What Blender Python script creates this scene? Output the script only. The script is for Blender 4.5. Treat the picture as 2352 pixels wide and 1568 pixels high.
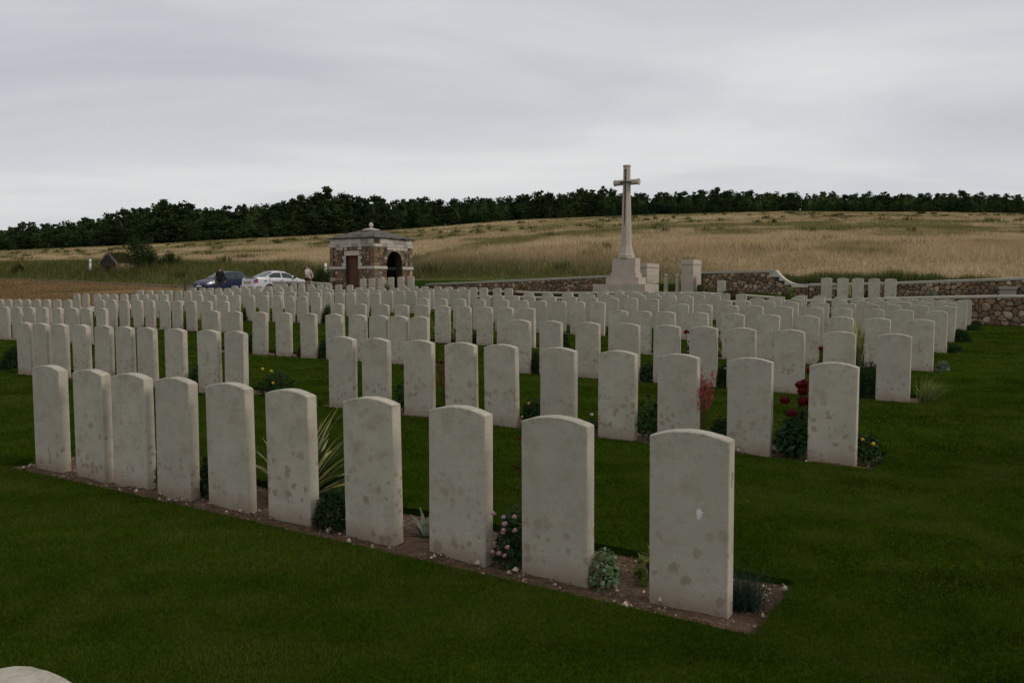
import bpy, bmesh, math, random
import numpy as np
from mathutils import Vector, Matrix
for o in list(bpy.data.objects): bpy.data.objects.remove(o)
SC = bpy.context.scene; COL = SC.collection
R = math.radians
# ------------------------------------------------------------------ camera, sky, sun, exposure
cam_d = bpy.data.cameras.new('camera'); cam = bpy.data.objects.new('camera', cam_d); COL.objects.link(cam)
cam_d.sensor_width = 22.2; cam_d.sensor_fit = 'HORIZONTAL'; cam_d.lens = 18.0; cam_d.clip_start = .05; cam_d.clip_end = 4000
cam.location = (0, 0, 1.44); cam.rotation_euler = (R(90 - 3.72), 0, 0)
SC.camera = cam
SUN_AZ, SUN_EL = R(112), R(34)          # azimuth clockwise from the viewing direction
W = bpy.data.worlds.new('World'); SC.world = W; W.use_nodes = True
def build_world():
    nt = W.node_tree; nt.nodes.clear(); N = nt.nodes.new; L = nt.links.new
    out = N('ShaderNodeOutputWorld'); bg = N('ShaderNodeBackground'); bg.inputs[1].default_value = .104
    sky = N('ShaderNodeTexSky'); sky.sky_type = 'NISHITA'; sky.sun_disc = False; sky.sun_elevation = SUN_EL; sky.sun_rotation = SUN_AZ
    geo = N('ShaderNodeTexCoord'); sep = N('ShaderNodeSeparateXYZ'); L(geo.outputs['Generated'], sep.inputs[0])
    # cloud deck seen in perspective: direction / (height + a little)
    mx = N('ShaderNodeMath'); mx.operation = 'MAXIMUM'; L(sep.outputs[2], mx.inputs[0]); mx.inputs[1].default_value = 0
    ad = N('ShaderNodeMath'); ad.operation = 'ADD'; L(mx.outputs[0], ad.inputs[0]); ad.inputs[1].default_value = .16
    dv = N('ShaderNodeVectorMath'); dv.operation = 'DIVIDE'; L(geo.outputs['Generated'], dv.inputs[0])
    cb = N('ShaderNodeCombineXYZ')
    for i in range(3): L(ad.outputs[0], cb.inputs[i])
    L(cb.outputs[0], dv.inputs[1])
    mp = N('ShaderNodeMapping'); mp.inputs['Scale'].default_value = (.62, 1.25, 0); mp.inputs['Location'].default_value = (3.1, 1.2, 0); mp.inputs['Rotation'].default_value = (0, 0, R(-12))
    L(dv.outputs[0], mp.inputs[0])
    n1 = N('ShaderNodeTexNoise'); n1.inputs['Scale'].default_value = .85; n1.inputs['Detail'].default_value = 6; n1.inputs['Roughness'].default_value = .5; n1.inputs['Distortion'].default_value = .5
    L(mp.outputs[0], n1.inputs[0])
    r1 = N('ShaderNodeValToRGB'); e = r1.color_ramp.elements
    e[0].position = .28; e[0].color = (5.2, 5.35, 5.65, 1); e[1].position = .74; e[1].color = (7.9, 7.85, 7.75, 1)
    m_ = e.new(.47); m_.color = (6.3, 6.42, 6.66, 1)
    m_ = e.new(.58); m_.color = (7.15, 7.18, 7.2, 1)
    L(n1.outputs[0], r1.inputs[0])
    mix = N('ShaderNodeMixRGB'); mix.inputs[0].default_value = .93; L(sky.outputs[0], mix.inputs[1]); L(r1.outputs[0], mix.inputs[2])
    L(mix.outputs[0], bg.inputs[0]); L(bg.outputs[0], out.inputs[0])
build_world()
sun_d = bpy.data.lights.new('sun', 'SUN'); sun_d.energy = 1.35; sun_d.angle = R(24); sun_d.color = (1, .91, .8)
sun = bpy.data.objects.new('sun', sun_d); COL.objects.link(sun)
sd = Vector((math.sin(SUN_AZ) * math.cos(SUN_EL), math.cos(SUN_AZ) * math.cos(SUN_EL), math.sin(SUN_EL)))
sun.rotation_euler = sd.to_track_quat('Z', 'Y').to_euler()
SC.view_settings.view_transform = 'Standard'; SC.view_settings.look = 'None'; SC.view_settings.exposure = -.05; SC.view_settings.gamma = 1
SC.view_settings.use_curve_mapping = False
SC.render.engine = 'CYCLES'; SC.cycles.max_bounces = 6; SC.cycles.transparent_max_bounces = 6

rng = random.Random(7); NR = np.random.default_rng(11)
# ------------------------------------------------------------------ the cemetery's own axes: c runs left along the rows, w runs away across them
TU = .5556; OX, OY = 1.0119, 3.761
UX, UY = -math.cos(TU), math.sin(TU); NX, NY = math.sin(TU), math.cos(TU)
def cw(c, w, z=0.): return Vector((OX + c*UX + w*NX, OY + c*UY + w*NY, z))
def to_cw(X, Y): return (X-OX)*UX + (Y-OY)*UY, (X-OX)*NX + (Y-OY)*NY
ROT = -TU                                # object +X points to the right along a row (-c), +Y away (+w)
ZP = [-0.0205, 0.3072, 0.2404, -0.6022, 0.4082, 0.4677, 0.0664, 0.3584, 0.0474, -0.4404]
def LZ(c, w):
    c = np.clip(np.asarray(c, float), -14, 33)/30; w = np.clip(np.asarray(w, float), -6, 28)/26
    B = (1, c, w, c*c, c*w, w*w, c**3, c*c*w, c*w*w, w**3)
    return sum(k*b for k, b in zip(ZP, B))
def lz(c, w): return float(LZ(c, w))
I = np.interp
def zt1(c): return I(c, [-8, 0, 3, 5.6, 8.3, 11.3, 17, 24, 31], [1.2, 1.05, .99, .92, .86, .9, .98, 1.06, 1.12])
def zt2(c): return I(c, [-8, 2, 7.5, 10, 17, 22, 31], [1.2, 1.08, 1.03, 1.2, 1.2, 1.24, 1.22])
def road_z(c): return I(c, [-60, 0, 17, 26, 35, 47, 60, 85, 140], [2.1, 1.5, 1.78, 1.98, 1.98, 1.1, 1.5, 2.2, 2.6])
PX = 2352; FPX = 18/22.2*PX; HZ = 660.
CREST = [(-1500, 600), (-600, 588), (0, 577), (400, 560), (800, 537), (1200, 508), (1500, 495), (1800, 488), (2100, 490), (2352, 494), (3000, 505), (4500, 520)]
TOPS = [(-1500, 540), (-400, 535), (0, 522), (60, 512), (250, 490), (300, 478), (340, 462), (420, 458), (450, 470), (560, 468), (640, 462), (700, 446), (725, 436), (755, 431), (790, 440), (870, 450), (1000, 452), (1130, 446), (1240, 438), (1300, 441), (1330, 434), (1385, 429), (1420, 438), (1520, 440), (1640, 433), (1760, 439), (1900, 440), (2030, 439), (2100, 443), (2200, 439), (2280, 444), (2352, 443), (3200, 450)]
def el_of(tab, t): return (HZ - I(1176 + np.asarray(t)*FPX, [a for a, b in tab], [b for a, b in tab]))/FPX
YC = 400.
def TERR(X, Y):
    """height of the open country"""
    X = np.asarray(X, float); Y = np.asarray(Y, float)
    c, w = to_cw(X, Y)
    low = LZ(c, w)
    rz = road_z(c)
    s = np.clip((w-26)/12, 0, 1)
    z = low + (rz-low)*s
    inside = (c < 31.05) & (w < 36.1)
    z = np.where(inside, LZ(c, w) - .13, z)
    t = np.clip(X/np.maximum(Y, 1), -1.1, 2.2)
    Yb = (46 + OX*NX + OY*NY)/(NX*t + NY)
    zc = 1.44 + el_of(CREST, t)*YC
    cb = (t*Yb-OX)*UX + (Yb-OY)*UY
    zb = road_z(cb)
    q = (Y-Yb)/(YC-Yb)
    hill = zb + (zc-zb)*np.clip(q, 0, 1)**.97 + 1.0*np.clip(q/.06, 0, 1)*np.clip(1-q, 0, 1) - 14*np.clip(q-1, 0, 3)
    und = .35*np.sin(X*.045+Y*.021)+.3*np.sin(X*.02-Y*.05+1)
    hill = hill + und*np.clip(q*4, 0, 1)*np.clip((1-q)*6, 0, 1)
    return np.where((w > 46) & (Y > 5), hill, z)
def terr(x, y): return float(TERR(x, y))

# ------------------------------------------------------------------ helpers
def link(o, parent=None):
    COL.objects.link(o)
    if parent is not None: o.parent = parent
    return o
def tag(o, label=None, cat=None, group=None, kind=None):
    if label: o['label'] = label
    if cat: o['category'] = cat
    if group: o['group'] = group
    if kind: o['kind'] = kind
    return o
def empty(name, loc, rz=0.):
    o = bpy.data.objects.new(name, None); o.empty_display_size = .1; o.location = loc; o.rotation_euler = (0, 0, rz); return link(o)
class MB:
    def __init__(s): s.v = []; s.f = []; s.m = []
    def add(s, vs, fs, mi=0):
        b = len(s.v); s.v.extend([tuple(p) for p in vs]); s.f.extend([tuple(i+b for i in f) for f in fs]); s.m.extend([mi]*len(fs)); return s
    def box(s, x0, x1, y0, y1, z0, z1, mi=0, j=0.):
        q = lambda: rng.uniform(-j, j) if j else 0
        vs = [(x+q(), y+q(), z+q()) for x in (x0, x1) for y in (y0, y1) for z in (z0, z1)]
        return s.add(vs, [(0, 1, 3, 2), (4, 6, 7, 5), (0, 4, 5, 1), (2, 3, 7, 6), (0, 2, 6, 4), (1, 5, 7, 3)], mi)
    def taper(s, a0, b0, z0, a1, b1, z1, mi=0):
        vs = [(-a0, -b0, z0), (a0, -b0, z0), (a0, b0, z0), (-a0, b0, z0), (-a1, -b1, z1), (a1, -b1, z1), (a1, b1, z1), (-a1, b1, z1)]
        return s.add(vs, [(3, 2, 1, 0), (4, 5, 6, 7), (0, 1, 5, 4), (1, 2, 6, 5), (2, 3, 7, 6), (3, 0, 4, 7)], mi)
    def lathe(s, prof, n=16, mi=0, cx=0, cy=0, off=0.):
        vs = []; fs = []
        for r, z in prof:
            for i in range(n):
                a = 2*math.pi*(i+off)/n; vs.append((cx+r*math.cos(a), cy+r*math.sin(a), z))
        for k in range(len(prof)-1):
            for i in range(n):
                j = (i+1) % n; fs.append((k*n+i, k*n+j, (k+1)*n+j, (k+1)*n+i))
        fs.append(tuple(range(n-1, -1, -1))); fs.append(tuple((len(prof)-1)*n+i for i in range(n)))
        return s.add(vs, fs, mi)
    def tube(s, pts, rad, n=6, mi=0):
        pts = [Vector(p) for p in pts]; rad = rad if isinstance(rad, (list, tuple)) else [rad]*len(pts)
        vs = []; fs = []
        for i, p in enumerate(pts):
            d = (pts[min(i+1, len(pts)-1)]-pts[max(i-1, 0)]).normalized()
            a = d.cross(Vector((0, 0, 1))); a = a.normalized() if a.length > .05 else Vector((1, 0, 0)); b = d.cross(a)
            for k in range(n):
                q = 2*math.pi*k/n; vs.append(p+(a*math.cos(q)+b*math.sin(q))*rad[i])
        for i in range(len(pts)-1):
            for k in range(n): fs.append((i*n+k, i*n+(k+1) % n, (i+1)*n+(k+1) % n, (i+1)*n+k))
        fs.append(tuple(range(n))); fs.append(tuple((len(pts)-1)*n+k for k in range(n)))
        return s.add(vs, fs, mi)
    def extrude(s, poly, y0, y1, mi=0):
        """poly in x,z; thickness along y"""
        n = len(poly); vs = [(x, y0, z) for x, z in poly]+[(x, y1, z) for x, z in poly]
        fs = [tuple(range(n)), tuple(range(2*n-1, n-1, -1))]+[(i, i+n, (i+1) % n+n, (i+1) % n) for i in range(n)]
        return s.add(vs, fs, mi)
    def mesh(s, name, mats, smooth=False, fix=True):
        me = bpy.data.meshes.new(name); me.from_pydata(s.v, [], s.f)
        for m in (mats if isinstance(mats, (list, tuple)) else [mats]): me.materials.append(m)
        if any(s.m): me.polygons.foreach_set('material_index', s.m)
        if fix:
            bm = bmesh.new(); bm.from_mesh(me); bmesh.ops.recalc_face_normals(bm, faces=bm.faces); bm.to_mesh(me); bm.free()
        if smooth: me.polygons.foreach_set('use_smooth', [True]*len(me.polygons))
        me.update(); return me
    def build(s, name, mats, parent=None, smooth=False, bevel=0., loc=None, rz=0., fix=True):
        o = bpy.data.objects.new(name, s.mesh(name, mats, smooth, fix)); link(o, parent)
        if loc is not None: o.location = loc
        o.rotation_euler = (0, 0, rz)
        if bevel: m = o.modifiers.new('bevel', 'BEVEL'); m.width = bevel; m.segments = 2; m.limit_method = 'ANGLE'
        return o
def np_mesh(name, V, F, mat, col=None):
    """V (n,3), F (m,k) all alike; col per vertex"""
    me = bpy.data.meshes.new(name); n, m, k = len(V), len(F), F.shape[1]
    me.vertices.add(n); me.vertices.foreach_set('co', np.ascontiguousarray(V, np.float32).ravel())
    me.loops.add(m*k); me.loops.foreach_set('vertex_index', np.ascontiguousarray(F, np.int32).ravel())
    me.polygons.add(m); me.polygons.foreach_set('loop_start', np.arange(0, m*k, k, dtype=np.int32))
    if col is not None:
        at = me.color_attributes.new('col', 'FLOAT_COLOR', 'POINT')
        at.data.foreach_set('color', np.ascontiguousarray(np.concatenate([col, np.ones((n, 1))], 1), np.float32).ravel())
    me.materials.append(mat); me.update(); me.validate(); return me
def np_obj(name, V, F, mat, col=None, parent=None):
    return link(bpy.data.objects.new(name, np_mesh(name, V, F, mat, col)), parent)
def copy_tree(o, parent=None):
    c = o.copy(); link(c, parent)
    for ch in o.children: copy_tree(ch, c)
    return c
def vnoise(x, y, seed=0):
    """smooth value noise for colouring growing things"""
    r = np.random.default_rng(seed).random((64, 64))
    xi = np.floor(x).astype(int); yi = np.floor(y).astype(int); fx = x-xi; fy = y-yi
    fx = fx*fx*(3-2*fx); fy = fy*fy*(3-2*fy)
    g = lambda a, b: r[a % 64, b % 64]
    return (g(xi, yi)*(1-fx)+g(xi+1, yi)*fx)*(1-fy)+(g(xi, yi+1)*(1-fx)+g(xi+1, yi+1)*fx)*fy
def fbm(x, y, seed=0, o=4):
    s = 0; a = .5
    for i in range(o): s = s+a*vnoise(x*2**i, y*2**i, seed+i); a *= .5
    return s/(1-.5**o)

# ------------------------------------------------------------------ materials
class NT:
    def __init__(s, name, rough=.8, spec=.3):
        s.m = bpy.data.materials.new(name); s.m.use_nodes = True; s.t = s.m.node_tree; s.b = s.t.nodes['Principled BSDF']
        s.b.inputs['Roughness'].default_value = rough; s.b.inputs['Specular IOR Level'].default_value = spec
    def n(s, t, **k):
        x = s.t.nodes.new('ShaderNode'+t)
        for a, b in k.items():
            if a in x.inputs: x.inputs[a].default_value = b
            else: setattr(x, a, b)
        return x
    def l(s, a, b): s.t.links.new(a, b)
    def noise(s, vec, scale, detail=4, rough=.55):
        x = s.n('TexNoise', Scale=scale, Detail=detail, Roughness=rough)
        if vec is not None: s.l(vec, x.inputs['Vector'])
        return x.outputs[0]
    def ramp(s, fac, stops):
        x = s.n('ValToRGB'); e = x.color_ramp.elements
        while len(e) < len(stops): e.new(.5)
        for k, (p, c) in zip(e, stops): k.position = p; k.color = (*c, 1) if len(c) == 3 else c
        s.l(fac, x.inputs[0]); return x.outputs[0]
    def mix(s, fac, a, b, mode='MIX'):
        x = s.n('MixRGB', blend_type=mode)
        for i, v in ((0, fac), (1, a), (2, b)):
            if isinstance(v, (int, float)): x.inputs[i].default_value = v
            elif isinstance(v, tuple): x.inputs[i].default_value = (*v, 1)
            else: s.l(v, x.inputs[i])
        return x.outputs[0]
    def math(s, op, a, b=0.):
        x = s.n('Math', operation=op)
        for i, v in ((0, a), (1, b)):
            if isinstance(v, (int, float)): x.inputs[i].default_value = v
            else: s.l(v, x.inputs[i])
        return x.outputs[0]
    def bump(s, h, st=.3, dist=.01):
        x = s.n('Bump', Strength=st, Distance=dist); s.l(h, x.inputs['Height']); s.l(x.outputs[0], s.b.inputs['Normal'])
    def color(s, c):
        if isinstance(c, tuple): s.b.inputs['Base Color'].default_value = (*c, 1)
        else: s.l(c, s.b.inputs['Base Color'])
        return s
def plain(name, col, rough=.6, spec=.3, var=.12, scale=8, bump=0., metal=0.):
    a = NT(name, rough, spec); tc = a.n('TexCoord').outputs['Object']
    lo = tuple(x*(1-var) for x in col); hi = tuple(min(1, x*(1+var)) for x in col)
    nz = a.noise(tc, scale); a.color(a.ramp(nz, [(.3, lo), (.7, hi)])); a.b.inputs['Metallic'].default_value = metal
    if bump: a.bump(nz, bump, .01)
    return a.m
def m_headstone():
    a = NT('portland_stone', .9, .15); tc = a.n('TexCoord').outputs['Object']; oi = a.n('ObjectInfo').outputs['Random']
    sh = a.n('CombineXYZ'); k = a.math('MULTIPLY', oi, 57.); a.l(k, sh.inputs[0]); k2 = a.math('MULTIPLY', oi, 131.); a.l(k2, sh.inputs[1]); a.l(k, sh.inputs[2])
    ad = a.n('VectorMath', operation='ADD'); a.l(tc, ad.inputs[0]); a.l(sh.outputs[0], ad.inputs[1]); v = ad.outputs[0]
    sep = a.n('SeparateXYZ'); a.l(tc, sep.inputs[0]); z = sep.outputs[2]
    base = a.ramp(a.noise(v, 5, 5, .6), [(.25, (.37, .34, .28)), (.5, (.44, .405, .335)), (.78, (.5, .463, .385))])
    base = a.mix(a.math('MULTIPLY', oi, .6), base, (.36, .335, .28))
    fine = a.noise(v, 130, 3, .7); base = a.mix(.22, base, a.ramp(fine, [(.3, (.2, .19, .16)), (.6, (.62, .6, .55))]), 'OVERLAY')
    # horizontal saw marks
    st = a.n('Mapping'); st.inputs['Scale'].default_value = (3, 3, 90); a.l(v, st.inputs[0])
    base = a.mix(.10, base, a.ramp(a.noise(st.outputs[0], 1.2, 3), [(.35, (.3, .29, .26)), (.65, (.6, .58, .53))]), 'OVERLAY')
    # round lichen patches, thicker towards the foot of some stones
    wv = a.n('VectorMath', operation='ADD'); a.l(v, wv.inputs[0]); nn = a.n('TexNoise', Scale=22., Detail=2.)
    a.l(v, nn.inputs['Vector']); sc = a.n('VectorMath', operation='SCALE'); sc.inputs['Scale'].default_value = .05; a.l(nn.outputs['Color'], sc.inputs[0]); a.l(sc.outputs[0], wv.inputs[1])
    vo = a.n('TexVoronoi', Scale=17.); a.l(wv.outputs[0], vo.inputs['Vector'])
    vs = a.n('SeparateColor'); a.l(vo.outputs['Color'], vs.inputs[0])
    rad = a.math('MULTIPLY', a.math('SUBTRACT', vs.outputs[0], .1), .6)
    disc = a.math('SMOOTH_MIN', 1, 1) if False else a.ramp(a.math('SUBTRACT', a.math('ADD', rad, .5), vo.outputs['Distance']), [(.48, (0, 0, 0)), (.58, (1, 1, 1))])
    hz = a.ramp(a.math('ADD', z, a.math('MULTIPLY', oi, .22)), [(.1, (1, 1, 1)), (.36, (.85, .85, .85)), (.6, (.2, .2, .2)), (1, (.28, .28, .28))])
    blot = a.ramp(a.noise(v, 3.2, 2), [(.36, (0, 0, 0)), (.5, (1, 1, 1))])
    lf = a.math('MULTIPLY', a.math('MULTIPLY', disc, hz), a.math('ADD', a.math('MULTIPLY', blot, .85), .1))
    col = a.mix(a.math('MULTIPLY', lf, .8), base, (.24, .195, .125))
    # broad grey-brown weathering and dark algae round the head
    wx = a.ramp(a.noise(v, 7, 6, .7), [(.5, (0, 0, 0)), (.72, (1, 1, 1))]); col = a.mix(a.math('MULTIPLY', wx, .68), col, (.29, .25, .18))
    tp = a.ramp(z, [(.6, (0, 0, 0)), (.8, (1, 1, 1))]); al = a.ramp(a.noise(v, 16, 5, .75), [(.5, (0, 0, 0)), (.68, (1, 1, 1))])
    col = a.mix(a.math('MULTIPLY', a.math('MULTIPLY', tp, al), .6), col, (.19, .175, .14))
    # soil splashed on the foot
    sz = a.ramp(a.math('ADD', z, a.math('MULTIPLY', a.noise(v, 14, 4), .13)), [(.07, (1, 1, 1)), (.16, (0, 0, 0))])
    col = a.mix(a.math('MULTIPLY', sz, .5), col, (.23, .16, .105))
    a.color(col); a.bump(fine, .35, .004); return a.m
def m_ashlar(name, c, var=.1):
    a = NT(name, .9, .15); tc = a.n('TexCoord').outputs['Object']; oi = a.n('ObjectInfo').outputs['Random']
    lo = tuple(x*(1-var*1.6) for x in c); hi = tuple(x*(1+var) for x in c)
    col = a.ramp(a.noise(tc, 3.5, 6, .6), [(.25, lo), (.7, hi)])
    col = a.mix(a.math('MULTIPLY', oi, .3), col, tuple(x*.8 for x in c))
    f = a.noise(tc, 60, 3, .7); col = a.mix(.2, col, a.ramp(f, [(.3, (.2, .19, .17)), (.7, (.7, .68, .64))]), 'OVERLAY')
    st = a.ramp(a.noise(tc, 1.7, 5, .7), [(.52, (0, 0, 0)), (.75, (1, 1, 1))]); col = a.mix(a.math('MULTIPLY', st, .35), col, (.19, .175, .14))
    a.color(col); a.bump(f, .3, .006); return a.m
def m_flint(name, dark=1.):
    a = NT(name, .75, .3); tc = a.n('TexCoord').outputs['Object']; oi = a.n('ObjectInfo').outputs['Random']
    q = lambda r, g, b: (r*dark, g*dark, b*dark)
    c1 = a.ramp(oi, [(0, q(.17, .125, .08)), (.22, q(.24, .18, .12)), (.42, q(.13, .105, .078)), (.6, q(.31, .25, .185)), (.72, q(.22, .145, .09)), (.84, q(.19, .165, .135)), (.92, q(.4, .35, .28)), (1, q(.55, .52, .47))])
    c1.node.color_ramp.interpolation = 'CONSTANT'
    n = a.noise(tc, 14, 6, .75); c2 = a.mix(.75, c1, a.ramp(n, [(.3, (.12, .1, .075)), (.5, (.45, .38, .3)), (.72, (.85, .75, .62))]), 'OVERLAY')
    a.color(c2); a.bump(n, .7, .03); return a.m
def m_soil():
    a = NT('bed_soil', .95, .1); tc = a.n('NewGeometry').outputs['Position']
    n = a.noise(tc, 22, 8, .75); col = a.ramp(n, [(.28, (.045, .027, .017)), (.5, (.12, .075, .048)), (.74, (.23, .16, .11))])
    vo = a.n('TexVoronoi', Scale=90.); a.l(tc, vo.inputs['Vector']); cc = a.n('SeparateColor'); a.l(vo.outputs['Color'], cc.inputs[0])
    sp = a.math('MULTIPLY', a.math('GREATER_THAN', cc.outputs[0], .93), a.math('LESS_THAN', vo.outputs['Distance'], .35))
    col = a.mix(a.math('MULTIPLY', sp, .7), col, (.36, .28, .2)); a.color(col); a.bump(n, 1., .03); return a.m
def m_blade(name, trans=.3, rough=1.):
    a = NT(name, rough, .0); at = a.n('Attribute', attribute_name='col'); a.l(at.outputs['Color'], a.b.inputs['Base Color'])
    tr = a.n('BsdfTranslucent'); a.l(at.outputs['Color'], tr.inputs[0]); mx = a.n('MixShader'); mx.inputs[0].default_value = trans
    a.l(a.b.outputs[0], mx.inputs[1]); a.l(tr.outputs[0], mx.inputs[2]); a.l(mx.outputs[0], a.t.nodes['Material Output'].inputs[0]); return a.m
def m_leaf(name, lo, hi, rough=.5, trans=.2, scale=6, spec=.35, big=0.):
    a = NT(name, min(1, rough+.25), spec*.25); tc = a.n('TexCoord').outputs['Object']; oi = a.n('ObjectInfo').outputs['Random']
    col = a.ramp(a.noise(tc, scale, 3, .6), [(.32, lo), (.68, hi)]); col = a.mix(a.math('MULTIPLY', oi, .25), col, tuple(x*.7 for x in lo))
    if big: col = a.mix(.85, col, a.ramp(a.noise(tc, big, 2, .5), [(.36, (.2, .22, .2)), (.5, (.5, .5, .45)), (.66, (.85, .8, .55))]), 'OVERLAY')
    a.color(col)
    tr = a.n('BsdfTranslucent'); a.l(col, tr.inputs[0]); mx = a.n('MixShader'); mx.inputs[0].default_value = trans
    a.l(a.b.outputs[0], mx.inputs[1]); a.l(tr.outputs[0], mx.inputs[2]); a.l(mx.outputs[0], a.t.nodes['Material Output'].inputs[0]); return a.m
def m_terrain():
    a = NT('country_ground', 1., .0); at = a.n('Attribute', attribute_name='col').outputs['Color']; p = a.n('NewGeometry').outputs['Position']
    n = a.noise(p, 1.3, 6, .7); col = a.mix(.6, at, a.ramp(n, [(.3, (.25, .25, .25)), (.7, (.75, .75, .75))]), 'OVERLAY'); a.color(col); a.bump(n, .8, .2); return a.m
def m_lawn():
    a = NT('lawn_turf', 1., .0); p = a.n('NewGeometry').outputs['Position']
    big = a.noise(p, .55, 4, .6); fine = a.noise(p, 38, 4, .8)
    col = a.ramp(big, [(.3, (.024, .045, .0025)), (.55, (.034, .061, .0035)), (.75, (.052, .074, .008))])
    st = a.n('Mapping'); st.inputs['Rotation'].default_value = (0, 0, R(20)); st.inputs['Scale'].default_value = (.25, 3, 1); a.l(p, st.inputs[0])
    col = a.mix(.35, col, a.ramp(a.noise(st.outputs[0], 1.4, 3), [(.35, (.3, .3, .3)), (.65, (.66, .66, .66))]), 'OVERLAY')
    col = a.mix(.75, col, a.ramp(fine, [(.25, (.12, .12, .12)), (.75, (.8, .8, .8))]), 'OVERLAY'); a.color(col); a.bump(fine, 1., .03); return a.m
M = dict(
    head=m_headstone(), ash=m_ashlar('pale_ashlar', (.47, .425, .365)), ashgrey=m_ashlar('grey_ashlar', (.3, .275, .235)), cross=m_ashlar('cross_stone', (.43, .37, .31), .1),
    cop=m_ashlar('coping_stone', (.36, .33, .275)), flint=m_flint('field_flint'), rub=m_flint('rubble_stone', .85), slate=m_ashlar('roof_slate', (.12, .112, .1), .45),
    mortar=plain('mortar', (.055, .046, .036), .95, .1, .3, 20, .5), soil=m_soil(), lawn=m_lawn(), blade=m_blade('grass_blade'), terr=m_terrain(),
    chalk=plain('chalk_pebble', (.4, .32, .25), .9, .1, .35, 40), bronze=plain('bronze_sword', (.035, .033, .03), .45, .5, .3, 12, 0, .6),
    wood=None, asphalt=plain('asphalt', (.07, .07, .074), .85, .2, .2, 3, .2), paint=plain('road_paint', (.62, .62, .6), .7, .2, .1, 8),
    white=plain('white_plastic', (.72, .73, .75), .45, .4, .05, 6), band=plain('grey_band', (.2, .21, .22), .5, .4, .05, 6), dwood=plain('weathered_post', (.07, .055, .04), .9, .1, .3, 30, .5),
    carblue=plain('blue_paint', (.006, .011, .04), .38, .3, .05, 1), carwhite=plain('silver_white_paint', (.5, .51, .53), .25, .6, .03, 1), glass=plain('car_glass', (.03, .042, .04), .12, .35, .1, 1),
    black=plain('black_rubber', (.012, .012, .013), .7, .3, .2, 6), trim=plain('dark_trim', (.03, .03, .033), .5, .4, .1, 6), lamp=plain('headlamp', (.6, .62, .65), .1, .9, .1, 9), red=plain('tail_lamp', (.16, .008, .012), .15, .7, .2, 9),
    plate=plain('yellow_plate', (.55, .32, .035), .5, .3, .05, 6), metal=plain('alloy_rim', (.4, .4, .41), .3, .5, .1, 6, 0, .8), grey=plain('grey_bumper', (.25, .25, .26), .4, .4, .05, 6),
    skin=plain('skin', (.34, .19, .13), .55, .4, .1, 10), hairb=plain('brown_hair', (.06, .032, .018), .6, .3, .25, 40), haird=plain('dark_hair', (.03, .026, .024), .6, .3, .25, 40), jacket=plain('dark_jacket', (.018, .016, .013), .9, .1, .2, 10, .2),
    shirt=plain('pale_shirt', (.46, .41, .37), .85, .1, .08, 12, .2), khaki=plain('khaki_trousers', (.17, .145, .095), .9, .1, .1, 12, .2), shoe=plain('dark_shoe', (.025, .018, .014), .5, .3, .1, 9), bag=plain('black_bag', (.012, .012, .016), .6, .3, .1, 9),
    bark=plain('bark', (.05, .04, .03), .95, .1, .3, 6, .6), wood_leaf=m_leaf('wood_foliage', (.018, .034, .014), (.05, .082, .032), .75, .12, .35, .1, .09), bush_leaf=m_leaf('wild_bush_foliage', (.014, .03, .008), (.03, .055, .015), .6, .2, 1.2, .2),
    box_leaf=m_leaf('dark_shrub_leaf', (.008, .022, .007), (.022, .05, .013), .5, .15, 12), rose_leaf=m_leaf('rose_leaf', (.012, .032, .01), (.035, .075, .02), .4, .2, 14), red_leaf=m_leaf('bronze_red_leaf', (.05, .018, .012), (.09, .045, .02), .5, .2, 14),
    pale_leaf=m_leaf('pale_edged_leaf', (.05, .1, .03), (.24, .32, .17), .6, .2, 18), lime_leaf=m_leaf('lime_leaf', (.08, .11, .02), (.17, .2, .05), .6, .25, 14), silver_leaf=m_leaf('silver_leaf', (.06, .08, .05), (.2, .23, .18), .8, .1, 16), blue_leaf=m_leaf('blue_grey_blade', (.018, .034, .022), (.04, .066, .045), .7, .15, 10),
    yuc_g=m_leaf('yucca_green', (.025, .055, .025), (.05, .09, .045), .45, .15, 9), yuc_c=m_leaf('yucca_cream', (.3, .27, .08), (.5, .47, .2), .5, .2, 9), reed=m_leaf('pale_reed', (.13, .17, .04), (.32, .36, .14), .6, .25, 9),
    stem=plain('plant_stem', (.04, .045, .018), .8, .2, .3, 20), rstem=plain('red_stem', (.07, .03, .02), .8, .2, .3, 20), bl_red=plain('dark_red_petal', (.11, .003, .007), .6, .2, .5, 60), bl_pink=plain('pale_pink_petal', (.5, .3, .33), .7, .2, .2, 60), bl_coral=plain('coral_bells', (.3, .045, .06), .7, .2, .3, 60),
    bl_yel=plain('yellow_petal', (.55, .38, .03), .6, .2, .2, 60), bl_white=plain('white_petal', (.6, .58, .55), .7, .2, .1, 60), brick=plain('dull_red_brick', (.055, .042, .036), .9, .1, .35, 9, .4), rust=plain('red_hot_spike', (.16, .05, .025), .8, .2, .4, 30))
def m_wood():
    a = NT('old_door_oak', .8, .2); tc = a.n('TexCoord').outputs['Object']; mp = a.n('Mapping'); mp.inputs['Scale'].default_value = (14, 14, 1.2); a.l(tc, mp.inputs[0])
    n = a.noise(mp.outputs[0], 2, 6, .7); a.color(a.ramp(n, [(.3, (.045, .02, .011)), (.55, (.115, .05, .024)), (.75, (.19, .1, .055))])); a.bump(n, .5, .01); return a.m
M['wood'] = m_wood()

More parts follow.
